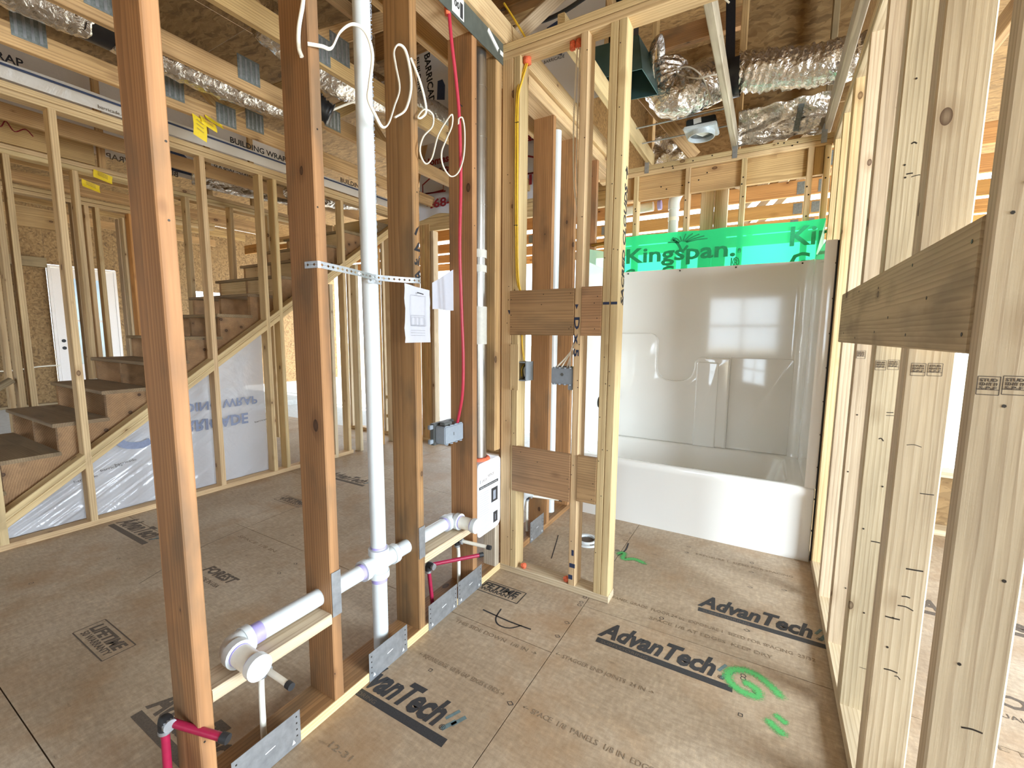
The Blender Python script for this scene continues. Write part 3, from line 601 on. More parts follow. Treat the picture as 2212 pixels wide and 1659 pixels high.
def deck(x0, x1, z, w=2.44, ys=range(0, 9)):
    x = x0
    while x < x1-.01:
        e = min(x+w, x1)
        for j in ys: box('deck_panel', x, e-.004, -3.02+1.3*j, -3.02+1.3*(j+1)-.004, z, z+.015, 'osb', CE)
        x = e
deck(-11.06, -2.24, 3.702); deck(.62, 3.64, 3.702); deck(-2.28, .66, 6.2)  # middle deck raised high so the roof space falls dark
for x in (-2.24, .62): box('light_skirt', x-.015, x, -3.02, 8.68, 3.702 if x < 0 else 3.715, 6.2, 'osb', CE)  # skirts added to keep sky light out of the raised roof void
for y in (-3.0, 8.68): box('light_skirt', -2.24, .60, y-.015, y, 3.69, 6.2, 'osb', CE)
part_label(box('strand_board_panel', -.30, .40, 4.2, 4.215, 3.05, 4.55, 'osb', CE), 'strand board panel standing above the foil duct')
box('strand_board_panel', -1.02, -.46, 4.3, 4.315, 3.25, 3.78, 'osb', CE)
lumber('rafter', -.335, -.29, 3.98, 4.07, 2.75, 4.5, 'wood_truss', CE); lumber('rafter', .24, .28, 3.98, 4.07, 2.75, 4.5, 'wood_grey', CE); lumber('rafter', -1.03, -.99, 4.1, 4.2, 2.75, 4.5, 'wood_truss', CE)
lumber('rafter', -1.04, -.30, 4.22, 4.28, 3.80, 3.95, 'wood_red', CE)
stick('brace', (-1.0, 3.5, 3.2), (-.60, 3.9, 2.74), .038, .089, (0, 1, 0), 'wood_truss', CE)
stick('web', (-.98, 2.6, 3.7), (-.98, 3.3, 2.86), .038, .089, (1, 0, 0), 'wood_truss', CE)
stick('web', (-1.25, 2.15, 2.87), (-1.05, 2.7, 3.5), .038, .07, (1, 0, 0), 'wood_white', CE)
for x0, x1, z in ((-2.7, -.3, 3.1),): lumber('rafter', x0, x1, 2.55, 2.64, z+.25, z+.45, 'wood_red', CE)

# ================================================================ THINGS
# ---- bath and surround
BT = thing('bathtub', (-.46, 3.36, 0), 'glossy white one-piece bath with tall moulded surround walls', 'bathtub')
def rr(x0, x1, y0, y1, r, z, n=6):
    out = []
    for cx, cy, a0 in ((x1-r, y1-r, 0), (x0+r, y1-r, 90), (x0+r, y0+r, 180), (x1-r, y0+r, 270)):
        for k in range(n+1): a = math.radians(a0+90*k/n); out.append((cx+r*math.cos(a), cy+r*math.sin(a), z))
    return out
loops = [rr(-1.213, .288, 2.998, 3.752, .004, .0), rr(-1.213, .288, 2.995, 3.752, .004, .385), rr(-1.213, .288, 2.985, 3.752, .006, .405), rr(-1.213, .288, 2.984, 3.752, .008, .438), rr(-1.211, .286, 2.99, 3.75, .012, .449), rr(-1.20, .275, 3.0, 3.74, .02, .452),
         rr(-1.135, .16, 3.026, 3.672, .08, .452), rr(-1.125, .148, 3.034, 3.662, .08, .447), rr(-1.115, .135, 3.042, 3.654, .08, .43), rr(-1.08, .07, 3.06, 3.63, .1, .2), rr(-1.04, .02, 3.09, 3.60, .1, .12), rr(-.98, -.06, 3.15, 3.55, .08, .1)]
vs, fs = [], []; n = len(loops[0])
for i, l in enumerate(loops):
    vs += l
    if i: fs += [((i-1)*n+k, (i-1)*n+(k+1) % n, i*n+(k+1) % n, i*n+k) for k in range(n)]
fs.append(tuple(len(vs)-n+k for k in range(n)))
obj('tub_basin', vs, fs, 'tub', BT, smooth=50)
def arc(cx, cy, r, a0, a1, n=8): return [(cx+r*math.cos(math.radians(a0+(a1-a0)*k/n)), cy+r*math.sin(math.radians(a0+(a1-a0)*k/n))) for k in range(n+1)]
pi = [(-1.165, 2.99)]+[(x, y) for x, y in arc(-1.165+.09, 3.725-.09, .09, 180, 90)]+arc(.235-.09, 3.725-.09, .09, 90, 0)+[(.235, 2.99)]
po_ = [(.247, 2.983), (.29, 2.983), (.29, 3.754), (-1.214, 3.754), (-1.214, 2.983), (-1.177, 2.983)]
poly = pi+po_
prism('surround_walls', [(x, y, .451) for x, y in poly], (0, 0, 1.394), 'tub', BT)
bpy.data.objects['surround_walls'].data.set_sharp_from_angle(angle=math.radians(35)); bpy.data.objects['surround_walls'].data.polygons.foreach_set('use_smooth', [True]*len(bpy.data.objects['surround_walls'].data.polygons)); bpy.data.objects['surround_walls'].data.set_sharp_from_angle(angle=math.radians(35))
def fillet(pts):
    out = []
    for i, (x, y, r) in enumerate(pts):
        a, b, c = V(pts[i-1][:2]), V((x, y)), V(pts[(i+1) % len(pts)][:2])
        if r <= 0: out.append(b); continue
        u, w = (a-b).normalized(), (c-b).normalized(); p, q = b+u*r, b+w*r
        for k in range(9):
            t = k/8; out.append(p*(1-t)**2+b*2*t*(1-t)+q*t*t)
    return out
def relief(name, pts, y0, y1, bev):
    o = prism(name, [(p.x, y0, p.y) for p in fillet(pts)], (0, y1-y0, 0), 'tub', BT)
    bm = bmesh.new(); bm.from_mesh(o.data); fe = [e for e in bm.edges if all(v.co.y < min(w.co.y for w in bm.verts)+1e-4 for v in e.verts)]
    bmesh.ops.bevel(bm, geom=fe, offset=bev, segments=4, affect='EDGES', clamp_overlap=True, profile=.5); bm.to_mesh(o.data); bm.free()
    o.data.polygons.foreach_set('use_smooth', [True]*len(o.data.polygons)); o.data.set_sharp_from_angle(angle=math.radians(55)); return o
relief('moulded_shelf', [(-1.16, .452, 0), (-1.16, 1.338, 0), (-.782, 1.338, .075), (-.782, .958, .13), (-.492, .958, .13), (-.492, 1.155, .06), (-.238, 1.155, .02), (-.238, .452, 0)], 3.69, 3.735, .016)
relief('moulded_column', [(-.472, .452, 0), (-.472, 1.118, .02), (-.315, 1.118, .02), (-.315, .452, 0)], 3.678, 3.70, .01)
relief('moulded_ledge', [(-.236, .452, 0), (-.236, 1.158, 0), (.17, 1.158, .02), (.17, .452, 0)], 3.719, 3.735, .006)
v, f = [], []
for x in (-1.05, -.64, -.245, .17): v, f = merge((v, f), tube_g([(x, 3.73, 1.83), (x, 3.719, 1.83)], .006, 8))
for k in range(9): v, f = merge((v, f), tube_g([(.288, 2.99, .2+.19*k), (.288, 2.977, .2+.19*k)], .004, 6))
o = obj('flange_nail', v, f, 'nail', BT); o['kind'] = 'stuff'
tube('caulk_joint', [(.2925, 2.981, .02), (.2925, 2.981, 1.84)], .0045, 'caulk', BT, 6)
t = thing('shower_valve', (-1.165, 3.42, .74), 'small dark round valve fitting on the end wall of the bath', 'valve')
tube('escutcheon', [(-1.1649, 3.42, .775), (-1.152, 3.42, .775)], .045, 'valve_bronze', t, 24); tube('valve_stem', [(-1.152, 3.42, .775), (-1.12, 3.42, .775)], .014, 'valve_bronze', t, 12)
t = thing('shower_pipe', (-1.2, 3.4, 2.0), 'short brass threaded pipe stub above the bath end wall', 'pipe')
tube('threaded_pipe', [(-1.25, 3.38, 2.02), (-1.09, 3.38, 2.03)], .013, 'brass', t, 12)
for k in range(8): tube('thread', [(-1.16+.009*k, 3.38, 2.026), (-1.156+.009*k, 3.38, 2.0264)], .015, 'brass', t, 12)
# film behind the bath
def gf(u, v): x = -1.19+1.478*u; return (x, 3.79+.006*NZ(x*4, v*3)+.004*NZ(x*14, v*9), 1.45+v*(.70-.02*u+.012*NZ(x*5, 2)))
gfilm = sheet('plastic_film', gf, 60, 16, 'film_green'); tag(gfilm, 'translucent bright green plastic film stretched behind the bath surround', 'film')
FT = lambda s, x, z, size, w, b=.002: text(s, size, 'ink_film', gfilm, (x, 3.779, z), UX, UZ, 'printed_lettering', b, width=w)
FT('Kingspan.', -1.10, 1.925, .165, .83, .004); FT('\u00ae', -.245, 1.94, .05, .025); FT('Kin', .075, 1.965, .185, .25, .004); FT('G', -1.10, 1.79, .12, .09, .004); FT('G', -.80, 1.79, .13, .1, .004); FT('l\u00ae', -.29, 1.84, .1, .06); FT('G', .09, 1.80, .16, .12, .004)
for k in range(9):                                             # the crest above the lettering: a fan of feathers
    a = math.radians(18+18*k); c = V((-.64, 3.7785, 2.05)); d = V((math.cos(a), 0, math.sin(a)*.45))
    stroke('printed_crest', [c+d*.03, c+d*.09+V((.01, 0, .004)), c+d*(.17 if k < 5 else .14)+V((.02, 0, -.004))], .010, 'ink_film', gfilm, UY, 5)
stroke('printed_crest', [(-.72, 3.7785, 2.10), (-.67, 3.7785, 2.04), (-.64, 3.7785, 1.99), (-.60, 3.7785, 2.03)], .02, 'ink_film', gfilm, UY, 5)
def g2(u, v): return (.288-.05*v*u, 3.79-.16*u, 1.85+v*(.28-.26*u))
fold = sheet('film_flap', g2, 8, 6, 'film_pale', gfilm)
def g3(u, v): return (-1.20+.0*u, 3.05+.72*u, 1.84+v*(.10+.08*u))
s = sheet('foam_sheet', g3, 8, 4, 'film_pale'); tag(s, 'pale green translucent sheet edge above the bath end wall', 'sheet')
# toilet flange
t = thing('toilet_flange', (-.927, 2.562, 0), 'white slotted toilet flange ring on the bathroom floor', 'flange')
P_ = lambda z: [V((-.927, 2.562, z)), V((-.927, 2.562, z+.012))]
ring_tube('flange_ring', P_(.001), .055, .088, 'pvc', t, 32); ring_tube('pipe_collar', [V((-.927, 2.562, .0125)), V((-.927, 2.562, .022))], .052, .062, 'pvc', t, 32)
tube('drain_plug', [(-.927, 2.562, .002), (-.927, 2.562, .008)], .05, 'ink_soft', t, 24)
for k in range(6):
    a = k*math.pi/3+.3; stroke('slot', [(-.927+.074*math.cos(a+d), 2.562+.074*math.sin(a+d), .0136) for d in (-.2, 0, .2)], .009, 'ink_soft', t, UZ, 3)

# ---- waste pipes in the plumbing wall
def fit(name, path, r, parent, mat='pvc', n=18): return tube(name, path, r, mat, parent, n)
DP = thing('drain_pipe', (-1.30, 1.178, .04), 'white plastic drain and vent pipe threading through the reddish studs', 'pipe')
R_ = .030
tube('vent_riser', [(-1.30, 1.166, 2.74), (-1.30, 1.172, 1.5), (-1.30, 1.178, .46)], R_, 'pvc', DP, 20)
tube('stack_pipe', [(-1.30, 1.178, .345), (-1.30, 1.178, -.02)], R_, 'pvc', DP, 20)
tube('cross_fitting', [(-1.30, 1.178, .347), (-1.30, 1.178, .462)], R_+.006, 'pvc', DP, 20)
for z in (.35, .445): tube('fitting_collar', [(-1.30, 1.178, z-.004), (-1.30, 1.178, z+.02)], R_+.0105, 'pvc', DP, 20)
for y0, y1 in ((1.095, 1.178), (1.178, 1.262)): tube('cross_branch', [(-1.30, y0, .405), (-1.30, y1, .405)], R_+.005, 'pvc', DP, 20)
for y in (1.092, 1.243): tube('fitting_collar', [(-1.30, y, .405), (-1.30, y+.024, .405)], R_+.0105, 'pvc', DP, 20)
for p0, p1 in (((-1.30, 1.178, .325), (-1.30, 1.178, .345)), ((-1.30, 1.178, .467), (-1.30, 1.178, .476)), ((-1.30, 1.078, .405), (-1.30, 1.092, .405)), ((-1.30, 1.267, .405), (-1.30, 1.277, .405)), ((-1.30, .668, .405), (-1.30, .70, .405)), ((-1.30, 1.585, .405), (-1.30, 1.605, .405))):
    tube('primer_band', [p0, p1], R_+.0008, 'pvc_primer', DP, 20)
tube('drain_arm', [(-1.30, .66, .405), (-1.30, 1.10, .405)], R_, 'pvc', DP, 20); tube('drain_arm', [(-1.30, 1.25, .405), (-1.30, 1.63, .405)], R_, 'pvc', DP, 20)
for y0, s in ((.61, 1), (1.652, -1)):
    e = [(-1.30, y0+s*.058, .405), (-1.30, y0+s*.03, .405), (-1.294, y0+s*.008, .405), (-1.275, y0, .405), (-1.25, y0, .405)]
    tube('elbow', catmull(e, 5), R_+.006, 'pvc', DP, 20)
    tube('fitting_collar', [(-1.30, y0+s*.056, .405), (-1.30, y0+s*.034, .405)], R_+.010, 'pvc', DP, 20); tube('fitting_collar', [(-1.272, y0, .405), (-1.248, y0, .405)], R_+.010, 'pvc', DP, 20)
    tube('primer_band', [(-1.248, y0, .405), (-1.243, y0, .405)], R_+.0012, 'pvc_primer', DP, 20); tube('outlet_stub', [(-1.25, y0, .405), (-1.165, y0, .405)], R_, 'pex_white', DP, 20)
    tube('primer_band', [(-1.178, y0, .405), (-1.172, y0, .405)], R_+.001, 'pvc_primer', DP, 20); tube('end_cap', [(-1.172, y0, .405), (-1.150, y0, .405)], R_+.005, 'pvc', DP, 24)
for a in range(2):
    text('2 IN PVC DWV CELLULAR CORE PIPE ASTM F891 NSF NOT FOR PRESSURE', .014, 'ink_grey' if a else 'ink_soft', DP, (-1.2805, 1.196, .60+1.0*a), UZ, (-.6, -.75, 0), 'printed_lettering', .0002, width=.92)
text('2 IN PVC', .013, 'ink_soft', DP, (-1.2805, 1.2022, .12), UZ, (-.6, -.75, 0), 'printed_lettering', .0002, width=.16)
# perforated strap round the riser
PS = thing('pipe_strap', (-1.23, 1.1, 1.53), 'galvanised perforated strap holding the white riser to two studs', 'strap')
def perf(name, pts, w, holes):
    """strap with real holes: strips joined round square holes, then round-looking pegs of darkness are not needed"""
    vs, fs = [], []; P = catmull(pts, 6) if len(pts) > 2 else [V(p) for p in pts]
    Ls = [0]
    for a, b in zip(P, P[1:]): Ls.append(Ls[-1]+(b-a).length)
    def at(s):
        for i in range(len(P)-1):
            if s <= Ls[i+1] or i == len(P)-2:
                t_ = (s-Ls[i])/(Ls[i+1]-Ls[i]); return P[i].lerp(P[i+1], t_), (P[i+1]-P[i]).normalized()
    T_ = Ls[-1]; step = T_/holes; hw = w*.24
    cols = []
    for k in range(holes):
        s0 = k*step; cols += [(s0, 0), (s0+step*.5-hw, 0), (s0+step*.5, 1), (s0+step*.5+hw, 0)]
    cols.append((T_, 0))
    # outer rails with octagon-like openings
    for s, mid in cols:
        p, d = at(s); h = hw if mid else .0004
        for z in (-w/2, -h, h, w/2): vs.append(p+UZ*z)
    for i in range(len(cols)-1):
        for j in (0, 2): a = i*4+j; fs.append((a, a+1, a+5, a+4))
    return obj(name, vs, fs, 'galv', PS)
perf('strap_band', [(-1.285, .895, 1.535), (-1.24, .899, 1.535), (-1.2285, .905, 1.535), (-1.2285, .93, 1.534)], .021, 3)
perf('strap_band', [(-1.2285, .93, 1.534), (-1.245, 1.05, 1.531), (-1.262, 1.13, 1.528), (-1.2672, 1.172, 1.527)], .021, 12)
perf('strap_band', [(-1.2672, 1.172, 1.527), (-1.258, 1.23, 1.528), (-1.24, 1.30, 1.530), (-1.2285, 1.345, 1.532), (-1.2285, 1.37, 1.532)], .021, 9)
perf('strap_loop', [(-1.2685, 1.135, 1.515), (-1.2665, 1.165, 1.514), (-1.2685, 1.20, 1.514)], .021, 3)
# pex water stubs
def pex(name, label, mat, pts, capmat='rubber', r=.0085, group=None, elbow=None):
    t = thing(name, pts[0], label, 'pipe', group)
    if elbow:
        i = elbow; tube('riser', pts[:i+1], r, mat, t, 12, 5 if i > 1 else 0); tube('stub', pts[i:], r, mat, t, 12)
        e = V(pts[i]); tube('elbow_fitting', catmull([e-UZ*.03, e-UZ*.008, e+UX*.006+UZ*.004, e+UX*.03], 4), r+.005, 'rubber', t, 12)
        for a, b in ((e-UZ*.035, e-UZ*.025), (e+UX*.025, e+UX*.035)): tube('crimp_ring', [a, b], r+.0055, 'galv', t, 12)
    else: tube('stub', pts, r, mat, t, 12, 6)
    d = (V(pts[-1])-V(pts[-2])).normalized(); tube('end_cap', [V(pts[-1])-d*.012, V(pts[-1])+d*.008], r+.0025, capmat, t, 12)
pex('water_pipe', 'magenta water pipe elbow strapped to the nearest reddish stud', 'pex_red', [(-1.345, .452, -.02), (-1.333, .452, .288), (-1.165, .52, .262)], elbow=1, r=.0105)
pex('water_pipe', 'white water pipe under the nearer drain outlet', 'pex_white', [(-1.29, .683, -.02), (-1.30, .69, .20), (-1.30, .695, .288), (-1.155, .695, .286)], elbow=2, r=.009)
pex('water_pipe', 'white water pipe under the drain outlet by the white vent box', 'pex_white', [(-1.29, 1.69, -.02), (-1.285, 1.685, .20), (-1.29, 1.68, .29), (-1.11, 1.70, .288)], elbow=2, r=.009)
pex('water_pipe', 'magenta water pipe between two studs below the grey outlet box', 'pex_red', [(-1.26, 1.465, -.02), (-1.28, 1.45, .268), (-1.125, 1.655, .268)], elbow=1, r=.009)
# nail plates on the bottom plate
def nplate(label, y0, y1, z0, z1, group=None, x=-1.2285):
    t = thing('nail_plate', (x, (y0+y1)/2, z0), label, 'plate', group)
    t = box('plate_sheet', x, x+.0016, y0, y1, z0, z1, 'galv', t)
    if z0 < .1:
        stroke('press_mark', [(x+.0019, y0+(y1-y0)*.45, z0+(z1-z0)*.5), (x+.0019, y0+(y1-y0)*.6, z0+(z1-z0)*.52)], .003, 'sticker', t, UX, 0)
        for f_ in (.12, .88): prism('press_mark', [(x+.0017, y0+(y1-y0)*f_-.006, z0+.012), (x+.0017, y0+(y1-y0)*f_+.006, z0+.012), (x+.0017, y0+(y1-y0)*f_, z0+.027)], (.0004, 0, 0), 'sticker', t)
        for k in range(4):
            for f_ in (.06, .94): box('nail_hole', x+.0016, x+.0019, y0+(y1-y0)*f_-.0025, y0+(y1-y0)*f_+.0025, z0+.03+.022*k, z0+.035+.022*k, 'nail', t)
nplate('galvanised nail plate on the floor plate beside the nearest stud', .557, .766, .003, .118)
nplate('galvanised nail plate on the floor plate under the vertical drain pipe', 1.05, 1.253, .0, .116)
nplate('galvanised nail plate under the magenta pipe, nearer of the touching pair', 1.388, 1.594, .0, .119)
nplate('galvanised nail plate touching the rough offcut, farther of the touching pair', 1.603, 1.806, .0, .119)
nplate('small galvanised plate over the pipe hole in the second reddish stud', .903, .939, .352, .512)
nplate('small galvanised plate over the pipe hole in the stud with handwriting', 1.336, 1.372, .362, .502)
nplate('galvanised nail plate on the floor plate behind the short partition', 2.355, 2.545, .0, .135)
# dryer vent box and duct
VB = thing('vent_box', (-1.24, 1.875, .27), 'white plastic dryer vent box with printed instruction label', 'box')
o = prism('box_shell', [(-1.33, p.x, p.y) for p in fillet([(1.775, .268, .03), (1.998, .268, .05), (1.998, .662, .04), (1.775, .662, .03)])], (.098, 0, 0), 'label_white', VB)
VT = lambda s, y, z, size, w=None, m='ink', b=.0: text(s, size, m, o, (-1.2316, y, z), UY, UZ, 'printed_lettering', b, width=w)
VT('I', 1.795, .555, .03); VT('EASY', 1.812, .558, .02, .05, 'ink_faint'); VT('VENT', 1.87, .572, .02, .06, 'ink_faint')
box('label_bar', -1.232, -1.2314, 1.79, 1.972, .523, .538, 'ink', o); VT('INSTALLATION INSTRUCTIONS', 1.80, .527, .009, .16, 'sticker')
for k in range(11): stroke('label_line', [(-1.2314, 1.79, .50-.012*k), (-1.2314, 1.885-.006*(k % 3), .50-.012*k)], .0022, 'ink_grey', o, UX, 0)
for k in range(10): stroke('label_line', [(-1.2314, 1.80, .355-.009*k if k > 4 else .365-.009*k), (-1.2314, 1.90-.008*(k % 4), .355-.009*k if k > 4 else .365-.009*k)], .0018, 'ink_grey', o, UX, 0)
for y0, y1, z0, z1 in ((1.905, 1.968, .42, .498), (1.925, 1.968, .30, .36)):
    box('label_picture', -1.232, -1.2314, y0, y1, z0, z1, 'ink', o); box('label_picture', -1.2313, -1.2309, y0+.018, y1-.02, z0+.012, z1-.016, 'ink_grey', o)
VD = thing('vent_duct', (-1.30, 1.875, .66), 'shiny round metal duct rising from the white vent box', 'duct')
tube('duct_pipe', [(-1.292, 1.872, .655), (-1.292, 1.868, 2.665)], .041, 'duct_metal', VD, 28)
for z in (.95, 1.27, 1.62, 1.95, 2.27, 2.5): tube('seam_ring', [(-1.292, 1.870, z), (-1.292, 1.870, z+.008)], .0425, 'duct_metal', VD, 28)
for z0, z1 in ((1.70, 1.74), (1.63, 1.665)): tube('tape_band', [(-1.292, 1.870, z0), (-1.292, 1.870, z1)], .043, 'tape_white', VD, 28)
tube('foil_patch', [(-1.292, 1.870, 1.27), (-1.292, 1.870, 1.46)], .0445, 'tape_white', VD, 20)
v, f = tube_g([(-1.292+.046*math.cos(a*math.pi/12), 1.872+.05*math.sin(a*math.pi/12), .664) for a in range(25)], .014, 8); obj('foam_seal', v, f, 'foam', VD, smooth='all')
# top tie strap with stickers
TS = thing('tie_strap', (-1.229, 1.7, 2.645), 'wide dark metal tie strap with stickers nailed along the top plates', 'strap')
box('strap_sheet', -1.2295, -1.227, 1.28, 2.03, 2.648, 2.772, 'strap_green', TS)
box('sticker', -1.2268, -1.2262, 1.585, 1.668, 2.66, 2.765, 'sticker', TS); text('00', .036, 'ink', TS, (-1.2258, 1.60, 2.69), UY, UZ, 'printed_lettering', .0012); text('6', .04, 'ink', TS, (-1.2258, 1.61, 2.73), UY, UZ, 'printed_lettering', .0012); box('barcode', -1.2262, -1.2257, 1.64, 1.66, 2.665, 2.725, 'ink', TS)
stick('sticker', (-1.2264, 1.855, 2.735), (-1.2264, 1.945, 2.692), .022, .0006, (0, .43, .9), 'sticker', TS); box('sticker', -1.2268, -1.2262, 1.965, 2.02, 2.685, 2.705, 'sticker', TS)
# papers
PA = thing('paper_sheet', (-1.222, 1.34, 1.28), 'torn white plan sheet with a vanity drawing nailed to a stud', 'paper')
def pf(u, v): y = 1.267+.15*u+(.02-.02*v)*(u-.5)*.2+.004*NZ(v*6, u*3); z = 1.286+v*(.228-.014*u); return (-1.2265+.02*(u-.65)**2*(1 if u < .65 else 1.5)+.004*NZ(u*3, v*3), y, z)
PG = sheet('paper_page', pf, 12, 12, 'paper', PA)
PL = lambda pts, w=.0011: stroke('drawing_line', [(-1.2212+.014*((p[0]-1.267)/.15-.65)**2, *p) for p in pts], w, 'ink_grey', PG, UX, 0)
for a, b, c, d in ((1.30, 1.39, 1.353, 1.472), (1.302, 1.384, 1.352, 1.394), (1.306, 1.33, 1.356, 1.386), (1.333, 1.353, 1.356, 1.386), (1.356, 1.38, 1.356, 1.386)):
    PL([(a, c), (b, c)]); PL([(b, c), (b, d)]); PL([(b, d), (a, d)]); PL([(a, d), (a, c)])
for k in range(3): PL([(1.30, 1.335-.01*k), (1.385, 1.334-.01*k)])
tube('nail', [(-1.23, 1.35, 1.486), (-1.18, 1.33, 1.475)], .002, 'marker', PA, 6)
PB = sheet('paper_sheet', lambda u, v: (-1.36+.02*u, 1.595+.20*u, 1.435+v*(.12+.11*u)+.004*NZ(u*3, v*2)), 10, 8, 'paper'); tag(PB, 'blank white sheet hanging between the studs beside the red cable', 'paper')
# electrical boxes and cables
def gang(name, label, x0, x1, y0, y1, z0, z1, openx=None):
    t = thing(name, ((x0+x1)/2, (y0+y1)/2, z0), label, 'electrical box'); box('box_body', x0, x1, y0, y1, z0, z1, 'box_grey', t, .004); return t
t = gang('outlet_box', 'grey two-gang electrical box nailed to the stud with the red cable', -1.345, -1.285, 1.585, 1.73, .80, .885)
box('box_rim', -1.372, -1.345, 1.578, 1.733, .79, .895, 'box_dark', t, .003)
for k in range(4):
    for z in (.797, .886): tube('box_lug', [(-1.288, 1.60+.036*k, z), (-1.288, 1.60+.036*k, z+.004)], .009, 'box_grey', t, 8)
for z in (.80, .87): box('mounting_ear', -1.366, -1.35, 1.555, 1.585, z, z+.02, 'box_grey', t, .002)
box('cable_clamp', -1.33, -1.30, 1.60, 1.66, .886, .902, 'box_dark', t, .003)
box('layout_line', -1.2848, -1.2843, 1.65, 1.655, .835, .85, 'box_dark', t)
t = thing('switch_box', (-1.10, 2.0, 1.08), 'open grey switch box on a pale wood pad beside the corner stud', 'electrical box')
for a in ((-1.138, -1.132, 1.08, 1.18), (-1.078, -1.072, 1.08, 1.18), (-1.132, -1.078, 1.08, 1.086), (-1.132, -1.078, 1.174, 1.18)): box('box_side', a[0], a[1], 1.985, 2.06, a[2], a[3], 'box_grey', t)
box('box_back', -1.138, -1.072, 2.06, 2.066, 1.08, 1.18, 'box_inside', t)
for k in range(3): tube('wire_end', [(-1.12+.016*k, 2.055, 1.165), (-1.118+.016*k, 2.02, 1.14), (-1.122+.018*k, 2.03, 1.10)], .003, 'cable_white' if k else 'cable_yellow', t, 6, 4)
lumber('wood_pad', -1.168, -1.115, 1.980, 1.992, 1.03, 1.27, 'wood_pale', t)
t = thing('switch_box', (-.87, 2.01, 1.06), 'grey multi-gang switch box on the middle stud fed by white cables', 'electrical box')
box('box_body', -.935, -.819, 1.998, 2.06, 1.075, 1.158, 'box_grey', t, .004); box('box_rim', -.94, -.8185, 2.06, 2.075, 1.07, 1.163, 'box_dark', t, .003)
for k in range(4):
    for z in (1.073, 1.155): tube('box_lug', [(-.918+.028*k, 2.0, z), (-.918+.028*k, 2.0, z+.006)], .009, 'box_grey', t, 8)
box('mounting_ear', -.845, -.82, 2.0, 2.03, 1.05, 1.075, 'box_grey', t, .002); tube('knockout', [(-.876, 1.998, 1.125), (-.876, 1.9965, 1.125)], .008, 'box_dark', t, 12)
def cable(name, label, mat, pts, r, flat=1.0, parts=(), cat='cable'):
    t = thing(name, pts[0], label, cat); tube('cable_sheath', pts, r, mat, t, 8, 6, flat); return t
t = cable('red_cable', 'flat red cable running down the stud to the grey outlet box', 'cable_red', [(-1.235, 1.572, 2.68), (-1.2265, 1.578, 2.55), (-1.2265, 1.61, 2.4), (-1.2265, 1.632, 2.25), (-1.2265, 1.64, 2.0), (-1.2265, 1.63, 1.7), (-1.228, 1.645, 1.4), (-1.232, 1.66, 1.2), (-1.25, 1.675, 1.03), (-1.30, 1.70, .885)], .0072, .6)
WORLD_LOC[t.name] = V(t.location)
v, f = tube_g([(-1.24, 1.571, 2.668), (-1.239, 1.574, 2.64)], .016, 10, rf=lambda i, k, p: .012+.008*abs(NZ(k*1.3, i))); obj('foam_seal', v, f, 'foam', t, smooth='all'); tube('staple', [(-1.2255, 1.622, 2.315), (-1.2255, 1.652, 2.312)], .002, 'marker', t, 6)
t = cable('yellow_cable', 'yellow cable hanging down the corner stud to the open switch box', 'cable_yellow', [(-1.24, 2.02, 2.95), (-1.17, 2.03, 2.84), (-1.113, 2.03, 2.74), (-1.112, 2.03, 2.66), (-1.135, 2.0, 2.55), (-1.146, 1.989, 2.46), (-1.147, 1.988, 2.2), (-1.143, 1.988, 1.9), (-1.135, 1.989, 1.62), (-1.12, 2.012, 1.5), (-1.12, 2.025, 1.3), (-1.11, 2.03, 1.185)], .005)
tube('cable_sheath', [(-1.106, 2.034, 2.66), (-1.122, 2.0, 2.55), (-1.137, 1.989, 2.46), (-1.1365, 1.988, 2.2), (-1.134, 1.988, 1.9), (-1.126, 1.989, 1.62), (-1.112, 2.012, 1.5)], .0045, 'cable_yellow', t, 8, 6)
v, f = tube_g([(-1.11, 2.03, 2.668), (-1.11, 2.03, 2.64)], .02, 10, rf=lambda i, k, p: .02+.008*NZ(k*1.3, i)); obj('foam_seal', v, f, 'foam', t, smooth='all')
for z in (2.36, 1.87): tube('staple', [(-1.152, 1.984, z), (-1.13, 1.984, z-.002)], .0018, 'marker', t, 6)
t = cable('white_cable', 'white cables running down the middle stud of the partition', 'cable_white', [(-.845, 2.03, 2.70), (-.853, 2.03, 2.5), (-.858, 2.03, 2.3), (-.850, 2.03, 2.05), (-.826, 2.028, 1.88), (-.822, 2.03, 1.6), (-.824, 2.03, 1.28), (-.85, 2.03, 1.2), (-.865, 2.03, 1.155)], .004)
tube('cable_sheath', [(-.836, 2.034, 2.70), (-.840, 2.034, 2.4), (-.841, 2.034, 2.15), (-.826, 2.03, 1.95)], .004, 'cable_white', t, 8, 6)
for x in (-.91, -.885, -.84): tube('cable_sheath', [(-.826, 2.03, 1.29), (-.84, 2.02, 1.24), (x, 2.01, 1.16)], .004, 'cable_white', t, 8, 5)
for x in (-.872, -.843): v, f = tube_g([(x, 2.03, 2.668), (x, 2.03, 2.635)], .014, 10, rf=lambda i, k, p: .014+.008*NZ(k*1.3, i, x)); obj('foam_seal', v, f, 'foam', t, smooth='all')
for x, y in ((-1.09, 2.02), (-.835, 2.02)):
    bm = bmesh.new(); bmesh.ops.create_icosphere(bm, subdivisions=2, radius=.017)
    for q in bm.verts: q.co *= 1+.35*noise.noise(q.co*90)
    me = bpy.data.meshes.new('foam'); bm.to_mesh(me); bm.free(); me.materials.append(MATS['foam']); fo = bpy.data.objects.new('foam_blob', me); COL.objects.link(fo); fo.location = (x, y, .048)
    tag(fo, 'orange sealing foam blob on the partition plate '+('beside the corner stud' if x < -1 else 'beside the middle stud'), 'foam')
X1 = -1.2085
